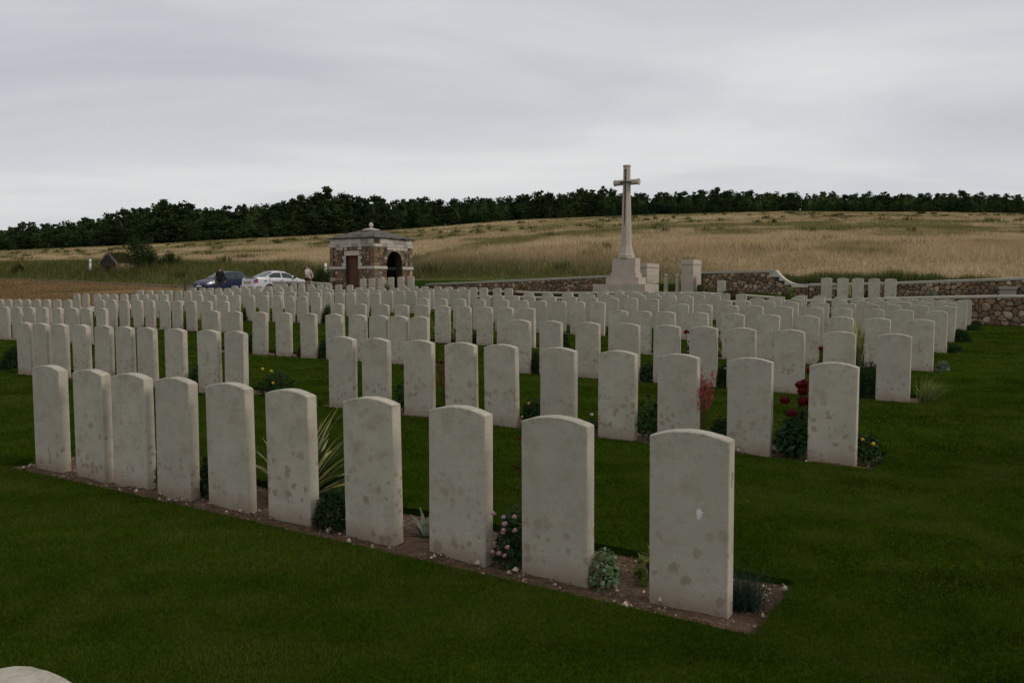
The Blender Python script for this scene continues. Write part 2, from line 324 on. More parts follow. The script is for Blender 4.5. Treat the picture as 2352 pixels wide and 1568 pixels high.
# ------------------------------------------------------------------ open country: one sheet to the horizon, laid out on the cemetery's axes
def gaps(a0, a1, step, grow, far):
    out = [a1]; s = step
    while out[-1] < far: s *= grow; out.append(out[-1]+s)
    return out
wl = sorted(set([-60, -40, -28, -20] + [float(x) for x in range(-14, 35, 2)] + [35.9, 36.3, 37.2, 38, 39, 41, 43, 45, 46] + gaps(0, 46, 1.0, 1.04, 1100)))
cl = sorted(set([-x for x in gaps(0, 16, 2, 1.06, 1000)] + [float(x) for x in range(-14, 31, 2)] + [30.95, 31.2, 32, 33, 34, 36, 38] + gaps(0, 38, 1.5, 1.045, 1100)))
def build_terrain():
    Cg, Wg = np.meshgrid(np.array(cl), np.array(wl)); X = OX+Cg*UX+Wg*NX; Y = OY+Cg*UY+Wg*NY
    Z = TERR(X, Y); nr, nc = X.shape; V = np.stack([X.ravel(), Y.ravel(), Z.ravel()], 1)
    i = np.arange(nr*nc).reshape(nr, nc); F = np.stack([i[:-1, :-1].ravel(), i[1:, :-1].ravel(), i[1:, 1:].ravel(), i[:-1, 1:].ravel()], 1)
    o = np_obj('ground', V, F, M['terr'], country_col(V[:, 0], V[:, 1])); o.data.polygons.foreach_set('use_smooth', [True]*len(o.data.polygons)); tag(o, kind='structure')
GOLD = np.array([.34, .26, .14]); PALE = np.array([.5, .39, .25]); GREEN = np.array([.068, .08, .024]); DGREEN = np.array([.026, .04, .011]); STUB = np.array([.165, .108, .052])
def field_mask(X, Y):
    t = X/np.maximum(Y, 1); Yb = (46 + OX*NX + OY*NY)/(NX*np.clip(t, -1.1, 2.2) + NY); return (Y-Yb)/(YC-Yb)
def country_col(X, Y):
    c, w = to_cw(X, Y); q = field_mask(X, Y)
    n1 = fbm(X*.02+3, Y*.02, 3); n2 = fbm(X*.07, Y*.05+9, 8); n3 = fbm(X*.3, Y*.3, 15)
    # dry gold grass, greener in patches and towards the top
    g = np.clip((fbm(X*.022+3, Y*.03, 3)-.5)*4.5+(n2-.5)*7+(fbm(X*.2+2, Y*.16, 61)-.5)*6.5+.25+np.interp(q, [0, .12, .2, .32, .42, .55, .7, .82, .93, 1], [-.8, -.7, -.15, .15, -.15, .1, .25, .75, .45, .1]), 0, 1)[:, None]
    gold = GOLD+(PALE-GOLD)*np.clip(n3*1.4-.2, 0, 1)[:, None]*np.clip(1.3-q[:, None]*2.2, .15, 1)
    f = gold*(1-g)+(np.array([.17, .15, .06])*(.7+.6*n3[:, None]))*g
    edge = np.interp(X/np.maximum(Y, 1), [-.65, -.4, -.2, 0, .12, .22, .3], [.15, .1, .05, .036, .03, .014, -.01])
    vg = (.5+.5*np.tanh(((edge+(n2-.5)*.03)-q)*70))[:, None]*(q > -.5)[:, None]
    ver = GREEN*(.65+.7*n2[:, None])+np.array([.09, .06, .02])*np.clip(n1-.45, 0, 1)[:, None]
    col = f*(1-vg)+ver*vg
    st = ((w < 44.5) & (c > 31)); sc = STUB*(.7+.65*fbm(X*.25, Y*.9, 5)[:, None]); gp = np.clip((fbm(X*.3+7, Y*.4, 21)-.68)*8, 0, 1)[:, None]; sc = sc*(1-gp)+GREEN*gp
    col = np.where(st[:, None], sc, col)
    park = ((c > 31) & (c < 52) & (w > 27) & (w < 47)); col = np.where((park & (w < 38.6))[:, None], np.array([.11, .085, .05])*(.8+.4*n3[:, None]), col)
    col = np.where((w < 37)[:, None] & (c < 31)[:, None], np.array([.03, .055, .008]), col)
    return col
build_terrain()

# road beyond the boundary wall
def sheet(name, c0, c1, w0, w1, zf, mat, dz=0., nc=60, nw=2, par=None):
    cs = np.linspace(c0, c1, nc); ws = np.linspace(w0, w1, nw); Cg, Wg = np.meshgrid(cs, ws)
    X = OX+Cg*UX+Wg*NX; Y = OY+Cg*UY+Wg*NY; Z = zf(Cg, Wg)+dz; i = np.arange(nc*nw).reshape(nw, nc)
    return np_obj(name, np.stack([X.ravel(), Y.ravel(), Z.ravel()], 1), np.stack([i[:-1, :-1].ravel(), i[:-1, 1:].ravel(), i[1:, 1:].ravel(), i[1:, :-1].ravel()], 1), mat, None, par)
tag(sheet('road', -60, 150, 38.8, 44.8, lambda c, w: road_z(c), M['asphalt'], .012, 120), kind='structure')
rm = MB()
for k in range(12):
    c0 = 6+k*6.4
    a = [cw(c0, 42.2), cw(c0+3, 42.2), cw(c0+3, 42.36), cw(c0, 42.36)]
    rm.add([(p.x, p.y, float(road_z(to_cw(p.x, p.y)[0]))+.022) for p in a], [(0, 1, 2, 3)])
tag(rm.build('road_marking', M['paint']), kind='structure')

# ------------------------------------------------------------------ headstone table: row, block, w, right edges along the row
ROWS = [
(1,1,0.000,[5.35,4.77,4.26,3.76,3.19,2.61,1.94,1.31,0.7,-0.01]),
(2,1,3.531,[5.51,4.99,4.37,3.8,3.29,2.62,1.98,1.37,0.72,0.03]),
(2,2,3.531,[12.4,11.91,11.41,10.82,10.26,9.73,9.22,8.59,7.89,7.37]),
(3,1,7.390,[5.42,4.86,4.23,3.6,2.99,2.46,1.93,1.3,0.69,0.06]),
(3,2,7.390,[12.68,12.02,11.31,10.65,9.99,9.34,8.8,8.31,7.87,7.39]),
(3,3,7.390,[21.3,20.67,20.07,19.49,18.93,18.28,17.63,17.1,16.48]),
(4,1,10.974,[5.38,4.9,4.42,3.79,3.14,2.52,1.86,1.33,0.75,0.12]),
(4,2,10.974,[12.68,11.97,11.29,10.73,10.15,9.58,9.01,8.47,7.95,7.42]),
(4,3,10.974,[22.31,21.72,21.13,20.47,19.9,19.25,18.7,18.09,17.44,16.75]),
(4,4,10.974,[28.05,27.49,26.9,26.35,25.79,25.21,24.61,24.01]),
(5,1,14.471,[5.42,4.88,4.29,3.74,3.12,2.49,1.93,1.33,0.79,0.19]),
(5,2,14.471,[12.85,12.22,11.61,10.98,10.27,9.67,9.13,8.59,8.06,7.53]),
(5,3,14.471,[22.32,21.65,21.07,20.49,19.79,19.17,18.58,18.03,17.48,16.89]),
(5,4,14.471,[29.47,28.87,28.12,27.6,27.09,26.47,25.85,25.27,24.74,24.19]),
(6,1,17.386,[5.34,4.84,4.24,3.67,2.95,2.35,1.83,1.37,0.79,0.25]),
(6,2,17.386,[12.71,12.25,11.7,11.17,10.46,9.8,9.15,8.5,7.93,7.32]),
(6,3,17.386,[22.43,21.74,21.02,20.4,19.86,19.31,18.74,18.21,17.63,17.09]),
(6,4,17.386,[29.83,29.18,28.49,27.94,27.33,26.79,26.16,25.55,24.93,24.33]),
(7,1,19.982,[5.22,4.72,4.16,3.55,2.99,2.47,1.96,1.44,0.92,0.4]),
(7,2,19.982,[12.73,12.02,11.28,10.5,9.88,9.35,8.78,8.26,7.8,7.27]),
(7,3,19.982,[22.32,21.71,21.12,20.55,19.88,19.33,18.73,18.17,17.63,17.03]),
(7,4,19.982,[29.86,29.28,28.73,28.19,27.65,27.0,26.45,25.72,25.11,24.43]),
(8,1,22.427,[5.23,4.64,4.05,3.48,2.94,2.42,1.89,1.38,0.83,0.3]),
(8,2,22.427,[12.56,11.94,11.21,10.6,9.94,9.32,8.76,8.26,7.76,7.24]),
(8,3,22.427,[22.45,21.79,21.17,20.48,19.93,19.31,18.7,18.03,17.51,17.01]),
(8,4,22.427,[30.09,29.5,28.97,28.41,27.81,27.2,26.55,25.75,25.1,24.37]),
(9,1,25.717,[5.29,4.68,4.01,3.48,2.98,2.4,1.87,1.39,0.88,0.36]),
(9,2,25.717,[12.73,12.12,11.54,10.99,10.45,9.74,9.09,8.56,7.96,7.34]),
(9,3,25.717,[22.74,22.1,21.5,20.79,20.17,19.5,18.9,18.35,17.68,17.1]),
(9,4,25.717,[30.36,29.71,29.17,28.54,27.89,27.34,26.7,25.97]),
]
ROW0 = (-2.955, [.085])
BEDS = [(w-.29, w+.46, min(cs)-.18, max(cs)+.38+.16) for k, s, w, cs in ROWS] + [(ROW0[0]-.22, ROW0[0]+.46, -.05, 6.)]
BED_D = .045
# ------------------------------------------------------------------ lawn with the beds cut out of it
def build_lawn():
    wls = set(float(x) for x in np.arange(-10, 27.3, 1.0)); wls.add(27.25)
    for a, b, c0, c1 in BEDS: wls |= {round(a, 3), round(b, 3)}
    cls = set(float(x) for x in np.arange(-16, 31.3, 1.)); cls.add(31.2)
    for a, b, c0, c1 in BEDS: cls |= {round(c0, 3), round(c1, 3)}
    wls = sorted(wls); cls = sorted(cls); V = []; idx = {}; F = []
    def vid(c, w, d=0.):
        k = (c, w, d)
        if k not in idx: idx[k] = len(V); V.append(cw(c, w, lz(c, w)-d))
        return idx[k]
    inbed = lambda c, w: any(a < w < b and c0 < c < c1 for a, b, c0, c1 in BEDS)
    for i in range(len(wls)-1):
        for j in range(len(cls)-1):
            if inbed((cls[j]+cls[j+1])/2, (wls[i]+wls[i+1])/2): continue
            F.append((vid(cls[j], wls[i]), vid(cls[j], wls[i+1]), vid(cls[j+1], wls[i+1]), vid(cls[j+1], wls[i])))
    for a, b, c0, c1 in BEDS:                                     # cut edges of the turf
        ring = [(round(c0, 3), round(a, 3))]+[(c, round(a, 3)) for c in cls if c0 < c < c1-.001]+[(round(c1, 3), round(a, 3)), (round(c1, 3), round(b, 3))]+[(c, round(b, 3)) for c in reversed(cls) if c0+.001 < c < c1-.001]+[(round(c0, 3), round(b, 3))]
        for p, q in zip(ring, ring[1:]+ring[:1]): F.append((vid(*p), vid(*q), vid(*q, .09), vid(*p, .09)))
    me = bpy.data.meshes.new('lawn'); me.from_pydata(V, [], F); me.materials.append(M['lawn']); o = link(bpy.data.objects.new('lawn', me)); tag(o, kind='structure')
    for a, b, c0, c1 in BEDS:
        n = max(3, int((c1-c0)/.35)); o = sheet('flower_bed', c0, c1, a, b, lambda c, w: LZ(c, w)-BED_D+.012*np.sin(c*9+w*7)+.01*np.sin(c*23-w*17), M['soil'], 0., n, 4); tag(o, kind='structure')
build_lawn()

# ------------------------------------------------------------------ headstones
ORD = ['first', 'second', 'third', 'fourth', 'fifth', 'sixth', 'seventh', 'eighth', 'ninth', 'tenth', 'eleventh', 'twelfth']
HW, HH, HT, ARCH = .1905, .813, .08, .034
def headstone_mesh(name, seed):
    r = random.Random(seed); n = 14; rad = (HW*HW+ARCH*ARCH)/(2*ARCH); half = math.asin(HW/rad); ch = .005
    def outline(ins, zb):
        p = [(-HW+ins, zb), (HW-ins, zb)]
        for i in range(n+1):
            a = half-2*half*i/n; p.append((math.sin(a)*(rad-ins)*(HW-ins)/(math.sin(half)*(rad-ins)), HH-rad+math.cos(a)*(rad-ins)))
        return p
    A = outline(ch, -.12); B = outline(0, -.12); m = len(A); jit = lambda: r.uniform(-.0012, .0012)
    rings = [[(x, -HT, z) for x, z in A], [(x+jit(), -HT+ch, z+jit()) for x, z in B], [(x+jit(), -ch, z+jit()) for x, z in B], [(x, 0, z) for x, z in A]]
    b = MB(); vs = [p for rg in rings for p in rg]; fs = [tuple(range(m)), tuple(range(4*m-1, 3*m-1, -1))]
    for k in range(3):
        for i in range(m): j = (i+1) % m; fs.append((k*m+i, (k+1)*m+i, (k+1)*m+j, k*m+j))
    b.add(vs, fs); return b.mesh(name, M['head'])
HM = [headstone_mesh('headstone', s) for s in (1, 2, 3)]
BLK = ['right-hand block', 'second block from right', 'third block from right', 'far left block']
ROWN = ['nearest row', 'second row', 'third row', 'fourth row', 'fifth row', 'sixth row', 'seventh row', 'eighth row', 'backmost row']
FRONT = ['largest headstone at right front, bird-dropping mark and lichen rings low down', 'headstone of nearest row between the pale green bush and its left neighbour with roses',
         'headstone of nearest row just left of the small pink flowers', 'headstone of nearest row just left of the silver-leaved plant', 'headstone of nearest row standing in front of the striped yucca',
         'headstone of nearest row just left of the striped yucca', 'seventh headstone from the right in the nearest row', 'eighth headstone from the right in the nearest row',
         'ninth headstone from the right in the nearest row', 'leftmost headstone of the nearest row, before the open lawn']
def put_stone(c, w, z, label, group, nm='headstone'):
    o = bpy.data.objects.new(nm, HM[rng.randrange(3)]); link(o); o.location = cw(c+HW, w, z)
    o.rotation_euler = (R(rng.gauss(0, .55)), R(rng.gauss(0, .45)), ROT+R(rng.gauss(0, 1.))); tag(o, label, 'headstone', group); return o
STONE = {}
for k, s, w, cs in ROWS:
    for i, c in enumerate(sorted(cs)):
        lab = FRONT[i] if k == 1 else f'arched pale headstone, {ORD[i]} from the right, {BLK[s-1]}, {ROWN[k-1]}'
        if k == 9: lab = lab.replace('backmost row', 'backmost row on lawn')
        STONE[k, s, i] = put_stone(c, w, lz(c, w)-.012, lab, 'headstones standing in rows')
put_stone(ROW0[1][0], ROW0[0], lz(0, -3)-.0, 'very near headstone, only its rounded top showing at the bottom left', 'headstones standing in rows')
for i, c in enumerate([2.87, 3.4, 3.94, 4.47, 5.03]):
    put_stone(c, 28.6, .96+.012*i-.02, f'headstone on the upper terrace at right, {ORD[i]} of five from the right', 'headstones on the raised terrace')
for i, c in enumerate([24.93, 25.57, 26.22, 26.88, 27.48, 28.09]):
    put_stone(c, 29., 1.185-.02*i, f'headstone in front of the stone shelter, {ORD[i]} of six from the right', 'headstones on the raised terrace')
# carved plot marks on the ends of two stones (dark strokes laid on the edge, coloured as shade in the cuts)
def carve(st, strokes, z0):
    b = MB()
    for pts in strokes: b.tube([(HW+.0004, -.04+y, z0+z) for y, z in pts], .0022, 4)
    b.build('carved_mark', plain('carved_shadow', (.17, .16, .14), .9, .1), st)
carve(STONE[1, 1, 0], [[(-.012, -.006), (-.006, .004), (.004, .006), (.012, 0), (.012, -.03)], [(-.006, .0), (-.006, -.06), (0, -.064)], [(0, .045), (.001, .042)]], .63)
carve(STONE[2, 2, 0], [[(-.016, -.012), (.014, 0), (-.016, .012)], [(-.016, -.045), (.014, -.045)], [(.014, -.075), (.0, -.07), (-.014, -.08), (-.016, -.1), (-.01, -.12), (.004, -.125)]], .7)
# pale bird-dropping splash on the front stone
b = MB(); pts = []
for i in range(22):
    a = 2*math.pi*i/22; r_ = .015*(1+1.1*(i % 2)*rng.random()); pts.append((.052+r_*math.cos(a)*.8, .436+r_*math.sin(a)*1.3))
b.add([(x, -HT-.0015, z) for x, z in pts]+[(.052, -HT-.003, .436)], [(i, (i+1) % 22, 22) for i in range(22)]); b.build('white_splash', plain('splash', (.62, .6, .57), .9, .1), STONE[1, 1, 0])

# ------------------------------------------------------------------ stones on the soil
def pebbles(n, rowi, big):
    a, b, c0, c1 = BEDS[rowi]; c = NR.uniform(c0+.02, c1-.02, n); w = NR.uniform(a+.02, b-.02, n)
    s = .003+.006*NR.random(n)**2; k = NR.random(n) < big*.8; s[k] = .009+.014*NR.random(k.sum())**2
    base = np.array([(1, 0, 0), (-1, 0, 0), (0, 1, 0), (0, -1, 0), (0, 0, 1), (0, 0, -.6)], float); tri = np.array([(0, 2, 4), (2, 1, 4), (1, 3, 4), (3, 0, 4), (2, 0, 5), (1, 2, 5), (3, 1, 5), (0, 3, 5)])
    V = base[None]*s[:, None, None]*NR.uniform(.6, 1.3, (n, 6, 3)); an = NR.uniform(0, 6.28, n); ca, sa = np.cos(an)[:, None], np.sin(an)[:, None]
    X = V[..., 0]*ca-V[..., 1]*sa; Y = V[..., 0]*sa+V[..., 1]*ca
    V = np.stack([X+(OX+c*UX+w*NX)[:, None], Y+(OY+c*UY+w*NY)[:, None], V[..., 2]+(LZ(c, w)-BED_D+.012*np.sin(c*9+w*7)+.01*np.sin(c*23-w*17)+.3*s)[:, None]], -1)
    g = NR.random(n)[:, None]**2.6; col = np.array([.1, .062, .04])*(1-g)+np.array([.42, .33, .25])*g; col[k] = np.array([.46, .37, .28])*NR.uniform(.45, 1.1, (k.sum(), 1))
    F = (tri[None]+6*np.arange(n)[:, None, None]).reshape(-1, 3)
    o = np_obj('gravel', V.reshape(-1, 3), F, PEB, np.repeat(col, 6, 0)); tag(o, 'small chalk and flint chips lying on the soil of a flower bed', 'gravel', kind='stuff')
def m_peb():
    a = NT('pebble', .9, .15); at = a.n('Attribute', attribute_name='col').outputs['Color']; a.color(at); return a.m
PEB = m_peb()
pebbles(6500, 0, .05); pebbles(2600, 1, .03); pebbles(1200, 2, .03)

# ------------------------------------------------------------------ grass
def blades(name, P, h, wd, lean, col0, col1, mat, label=None, cat='grass', seg=1):
    n = len(P); a = NR.uniform(0, 2*np.pi, n); la = NR.uniform(0, 2*np.pi, n); dx, dy = np.cos(a)*wd/2, np.sin(a)*wd/2
    lx, ly = np.cos(la)*lean*h, np.sin(la)*lean*h
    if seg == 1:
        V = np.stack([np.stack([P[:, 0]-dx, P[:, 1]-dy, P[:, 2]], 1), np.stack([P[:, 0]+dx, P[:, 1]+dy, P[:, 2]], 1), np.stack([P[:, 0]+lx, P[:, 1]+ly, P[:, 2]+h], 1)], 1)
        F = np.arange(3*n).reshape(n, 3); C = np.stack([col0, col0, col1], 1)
    o = np_obj(name, V.reshape(-1, 3), F, mat, C.reshape(-1, 3)); tag(o, label, cat, kind='stuff'); return o
def lawn_grass():
    Ps = []; H = []; Wd = []
    for y0, y1, dens, hh, ww in ((1.2, 4.2, 18000, .021, .0033), (4.2, 7., 9000, .023, .0044), (7., 12., 3000, .026, .0075), (12, 19, 760, .03, .014), (19, 29, 330, .033, .021)):
        k = .78; n = int(dens*k*(y1**2-y0**2)); Y = np.sqrt(NR.uniform(y0**2, y1**2, n)); X = NR.uniform(-k, k, n)*Y
        c, w = to_cw(X, Y); ok = (c < 31.1) & (w < 27.2)
        for a, b, c0, c1 in BEDS:
            e = .018*np.sin(c*31)+.012*np.sin(c*67+1)
            ok &= ~((w > a+.006+e*.6) & (w < b-.006-e*.6) & (c > c0+.01) & (c < c1-.01))
        X, Y, c, w = X[ok], Y[ok], c[ok], w[ok]; m = len(X)
        Ps.append(np.stack([X, Y, LZ(c, w)-.002], 1)); H.append(hh*NR.uniform(.5, 1.15, m)); Wd.append(np.full(m, ww))
    P = np.concatenate(Ps); H = np.concatenate(H); Wd = np.concatenate(Wd); n = len(P)
    big = fbm(P[:, 0]*.8, P[:, 1]*.8, 31); mid = fbm(P[:, 0]*4, P[:, 1]*4, 41, 3); band = fbm(P[:, 0]*.5+P[:, 1]*.2, P[:, 1]*2.2, 51, 3)
    v = (.5+.6*big+.9*(mid-.5)+.9*(band-.5))*NR.uniform(.6, 1.35, n)
    g = np.array([.045, .08, .0055])*v[:, None]
    y = np.clip((mid+big*.6-.80)*2.8, 0, .8)[:, None]*NR.random((n, 1)); g = g*(1-y)+np.array([.1, .078, .03])*y
    d = (NR.random(n) < .02)[:, None]; g = np.where(d, np.array([.15, .125, .06])*NR.uniform(.5, 1, (n, 1)), g)
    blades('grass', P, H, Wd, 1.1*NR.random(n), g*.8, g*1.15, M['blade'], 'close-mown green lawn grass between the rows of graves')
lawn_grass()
def country_green(X, Y):
    k = country_col(X, Y); return k[:, 1] > k[:, 0]
def country_grass():
    # verge and dry meadow: blades get coarser with distance, as tufts merge
    Ps = []; H = []; Wd = []
    for y0, y1, n, hh, ww in ((42, 80, 190000, .42, .026), (80, 125, 160000, .4, .042), (125, 190, 100000, .4, .08), (190, 290, 60000, .4, .15), (290, 402, 36000, .42, .28)):
        Y = np.sqrt(NR.uniform(y0**2, y1**2, n)); X = NR.uniform(-.72, .72, n)*Y; c, w = to_cw(X, Y)
        ok = (w > 45.6); X, Y = X[ok], Y[ok]; m = len(X); q = field_mask(X, Y); tl = fbm(X*.12, Y*.12, 77)
        Ps.append(np.stack([X, Y, TERR(X, Y)-.03], 1)); H.append(hh*NR.uniform(.45, 1.2, m)*(.55+tl)*np.interp(q, [0, .01, .03, .08], [.45, 1.2, 1.6, 1.])*np.where(country_green(X, Y), 1.25, 1.)); Wd.append(np.full(m, ww))
    P = np.concatenate(Ps); H = np.concatenate(H); Wd = np.concatenate(Wd); n = len(P)
    col = country_col(P[:, 0], P[:, 1])*NR.uniform(.6, 1.3, (n, 1)); q = field_mask(P[:, 0], P[:, 1])
    k = (NR.random(n) < .10) & (q < .07); col[k] = np.array([.28, .19, .08])*NR.uniform(.6, 1.2, (k.sum(), 1)); H[k] *= 1.25
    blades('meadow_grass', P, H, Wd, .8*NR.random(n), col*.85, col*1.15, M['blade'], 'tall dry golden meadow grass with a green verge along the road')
    # docks and thistles standing in the meadow
    nc = 330; Yq = np.sqrt(NR.uniform(60**2, 300**2, nc)); Xq = NR.uniform(-.7, .7, nc)*Yq; cq, wq = to_cw(Xq, Yq); okq = wq > 49; Xq, Yq = Xq[okq], Yq[okq]; per = 46
    X = np.repeat(Xq, per)+NR.normal(0, 1, len(Xq)*per)*np.repeat(NR.uniform(.2, .9, len(Xq)), per); Y = np.repeat(Yq, per)+NR.normal(0, .6, len(Xq)*per); n = len(X)
    col = np.array([.05, .062, .02])*NR.uniform(.5, 1.6, (n, 1)); blades('meadow_weeds', np.stack([X, Y, TERR(X, Y)], 1), np.repeat(NR.uniform(.5, 1.15, len(Xq)), per)*NR.uniform(.5, 1.1, n), .05+.0006*Y, .6*NR.random(n), col*.8, col*1.2, M['blade'], 'dark weed clumps dotted over the dry meadow', 'weeds')
    # stubble and weeds on the brown field at left
    n = 70000; Y = np.sqrt(NR.uniform(26**2, 95**2, n)); X = NR.uniform(-.75, -.1, n)*Y; c, w = to_cw(X, Y); ok = (c > 31.6) & (w < 44.) & ~((c < 56) & (w > 28)); X, Y = X[ok], Y[ok]; n = len(X)
    col = country_col(X, Y)*NR.uniform(.6, 1.5, (n, 1)); blades('stubble', np.stack([X, Y, TERR(X, Y)-.01], 1), .13*NR.uniform(.3, 1.3, n), .02+.0006*Y, .7*NR.random(n), col*.8, col*1.2, M['blade'], 'cut brown stubble on the field beside the cemetery')
    # fringe of rough grass behind the right-hand boundary wall
    n = 30000; c = NR.uniform(-8, 9.5, n); w = NR.uniform(36.5, 39.2, n); X = OX+c*UX+w*NX; Y = OY+c*UY+w*NY
    hh = .72*NR.uniform(.3, 1.1, n)*(.35+1.0*fbm(c*1.2, w*.7, 5))*np.interp(c, [-8, -1, 2.5, 7, 9.5], [.3, .45, 1., 1.05, .8])
    gd = np.clip(np.interp(c, [-8, -2.5, 1.], [1, .9, 0])+NR.normal(0, .2, n), 0, 1)[:, None]; col = (np.array([.045, .07, .018])*(1-gd)+np.array([.4, .29, .14])*gd)*NR.uniform(.5, 1.5, (n, 1)); blades('rough_grass', np.stack([X, Y, TERR(X, Y)], 1), hh, np.full(n, .03), .3*NR.random(n), col*.7, col*1.2, M['blade'], 'dark rough grass growing just behind the flint boundary wall')
country_grass()

# ------------------------------------------------------------------ rubble masonry: every stone its own piece
def clip(poly, nx, ny, d):
    out = []
    for i in range(len(poly)):
        p, q = poly[i-1], poly[i]; a = p[0]*nx+p[1]*ny-d; b = q[0]*nx+q[1]*ny-d
        if (a <= 0) != (b <= 0): t = a/(a-b); out.append((p[0]+(q[0]-p[0])*t, p[1]+(q[1]-p[1])*t))
        if b <= 0: out.append(q)
    return out
def cells(poly, sx, sz):
    xs = [p[0] for p in poly]; zs = [p[1] for p in poly]; seeds = []; z = min(zs)-sz*.3; r = 0
    while z < max(zs)+sz*.6:
        x = min(xs)-sx*(.2+.5*(r % 2))
        while x < max(xs)+sx*.6: seeds.append((x+rng.uniform(-.45, .45)*sx, z+rng.uniform(-.45, .45)*sz)); x += sx*rng.uniform(.65, 1.45)
        z += sz; r += 1
    out = []
    for s in seeds:
        pl = list(poly)
        for t in seeds:
            dx, dz = t[0]-s[0], t[1]-s[1]; d2 = dx*dx+dz*dz
            if 0 < d2 < (3*sx)**2:
                pl = clip(pl, dx, dz, (t[0]*t[0]+t[1]*t[1]-s[0]*s[0]-s[1]*s[1])/2)
                if len(pl) < 3: break
        if len(pl) >= 3:
            ar = abs(sum(pl[i-1][0]*pl[i][1]-pl[i][0]*pl[i-1][1] for i in range(len(pl))))/2
            if ar > sx*sz*.16: out.append(pl)
    return out
def stone_piece(poly, P, gap, proud, mat, parent, name='stone', smooth=True, jag=.28):
    """P(s, z, depth) -> local point; depth is outwards"""
    n0 = []
    for i in range(len(poly)):                                    # drop near-double corners
        if math.dist(poly[i], poly[i-1]) > .03: n0.append(poly[i])
    if len(n0) < 3: return
    poly = n0; n = len(poly); cx = sum(p[0] for p in poly)/n; cz = sum(p[1] for p in poly)/n
    rm = sum(math.dist(p, (cx, cz)) for p in poly)/n; k0 = max(.6, 1-gap/rm); vs = []; fs = []
    # cut the corners so that the stones look knocked, not sawn
    pts = []
    for i in range(n):
        p, q = poly[i], poly[(i+1) % n]; pts.append((p[0]+(q[0]-p[0])*.22, p[1]+(q[1]-p[1])*.22)); pts.append((p[0]+(q[0]-p[0])*.78, p[1]+(q[1]-p[1])*.78))
    n = len(pts); tx, tz = rng.uniform(-.18, .18), rng.uniform(-.18, .18)
    for sc, d in ((k0, -.03), (k0, proud*.35), (k0*.8, proud)):
        for x, z in pts:
            u, v = (x-cx)*sc, (z-cz)*sc; vs.append(P(cx+u, cz+v, d+(u*tx+v*tz if d > 0 else 0)+(rng.uniform(-jag, jag)*proud if d > 0 else 0)))
    vs.append(P(cx+rng.uniform(-.2, .2)*rm, cz+rng.uniform(-.2, .2)*rm, proud*1.15))
    for k in range(2):
        for i in range(n): j = (i+1) % n; fs.append((k*n+i, k*n+j, (k+1)*n+j, (k+1)*n+i))
    fs += [(2*n+i, 2*n+(i+1) % n, 3*n) for i in range(n)]
    b = MB(); b.add(vs, fs); return b.build(name, mat, parent, smooth=False)
def flint_wall(name, label, c0, c1, w, thick, top, base, stones, cop_h=.1, cop_len=1.05, step=(.215, .165), cat='wall', cop=True, cop_over=.04):
    """straight wall along a row direction from c0 (right) to c1 (left)"""
    zb = min(float(base(c0)), float(base(c1)))-.25; ref = cw(c0, w, zb); t = empty(name, ref, ROT); tag(t, label, cat)
    n = max(2, int((c1-c0)/.8)); b = MB(); L = lambda c: c0-c; h = thick/2
    cs = [c0+(c1-c0)*i/n for i in range(n+1)]; vs = []; fs = []
    for c in cs: zt_ = float(top(c))-zb-cop_h; vs += [(L(c), -h, 0), (L(c), h, 0), (L(c), h, zt_), (L(c), -h, zt_)]
    for i in range(n):
        for k in range(4): fs.append((i*4+k, i*4+(k+1) % 4, i*4+4+(k+1) % 4, i*4+4+k))
    fs += [(0, 1, 2, 3), (4*n+3, 4*n+2, 4*n+1, 4*n)]; b.add(vs, fs); core = b.build('masonry', M['mortar'], t)
    for a, e in stones:
        m = max(1, int(round((e-a)/2.5)))
        for i in range(m):
            p, q = a+(e-a)*i/m, a+(e-a)*(i+1)/m
            poly = [(L(q), float(base(q))-zb-.06), (L(p), float(base(p))-zb-.06), (L(p), float(top(p))-zb-cop_h), (L(q), float(top(q))-zb-cop_h)]
            for pl in cells(poly, *step): stone_piece(pl, lambda s, z, d: (s, -h-d, z), .009, rng.uniform(.02, .055), M['flint'], core)
    if cop:
        c = c0; o_ = h+cop_over
        while c < c1-.05:
            e = min(c1, c+cop_len*rng.uniform(.85, 1.15)); e = c1 if c1-e < .3 else e
            za, ze = float(top(c))-zb, float(top(e))-zb; x0, x1 = L(e)+.003, L(c)-.003; bb = MB(); tj = rng.uniform(-.004, .004)
            bb.add([(x0, -o_, ze-cop_h), (x1, -o_, za-cop_h), (x1, o_, za-cop_h), (x0, o_, ze-cop_h), (x0, -o_, ze+tj), (x1, -o_, za+tj), (x1, o_, za+.02+tj), (x0, o_, ze+.02+tj)], [(3, 2, 1, 0), (4, 5, 6, 7), (0, 1, 5, 4), (1, 2, 6, 5), (2, 3, 7, 6), (3, 0, 4, 7)])
            bb.build('coping_stone', M['cop'], t, bevel=.008); c = e
    return t
# raised terraces behind the last row
def zta(c, w): return zt1(c)+(np.minimum(zt1(c)+.05, zt2(c))-zt1(c))*np.clip((w-27.4)/2.4, 0, 1)
tag(sheet('terrace_lawn', -9, 31, 27.3, 30.0, zta, M['lawn'], -.05, 60, 5), kind='structure')
tag(sheet('terrace_lawn', -9, 31, 29.97, 36.1, lambda c, w: zt2(c)+.0*w, M['lawn'], -.03, 60, 8), kind='structure')
n_ = 42000; c_ = NR.uniform(-7, 30.8, n_); w_ = NR.uniform(27.45, 35.8, n_); X_ = OX+c_*UX+w_*NX; Y_ = OY+c_*UY+w_*NY
ok_ = ~((c_ > 29.2) & (w_ > 30.9)) & ~((c_ > 14.2) & (c_ < 17.2) & (w_ > 33.2) & (w_ < 35)); c_, w_, X_, Y_ = c_[ok_], w_[ok_], X_[ok_], Y_[ok_]; n_ = len(c_)
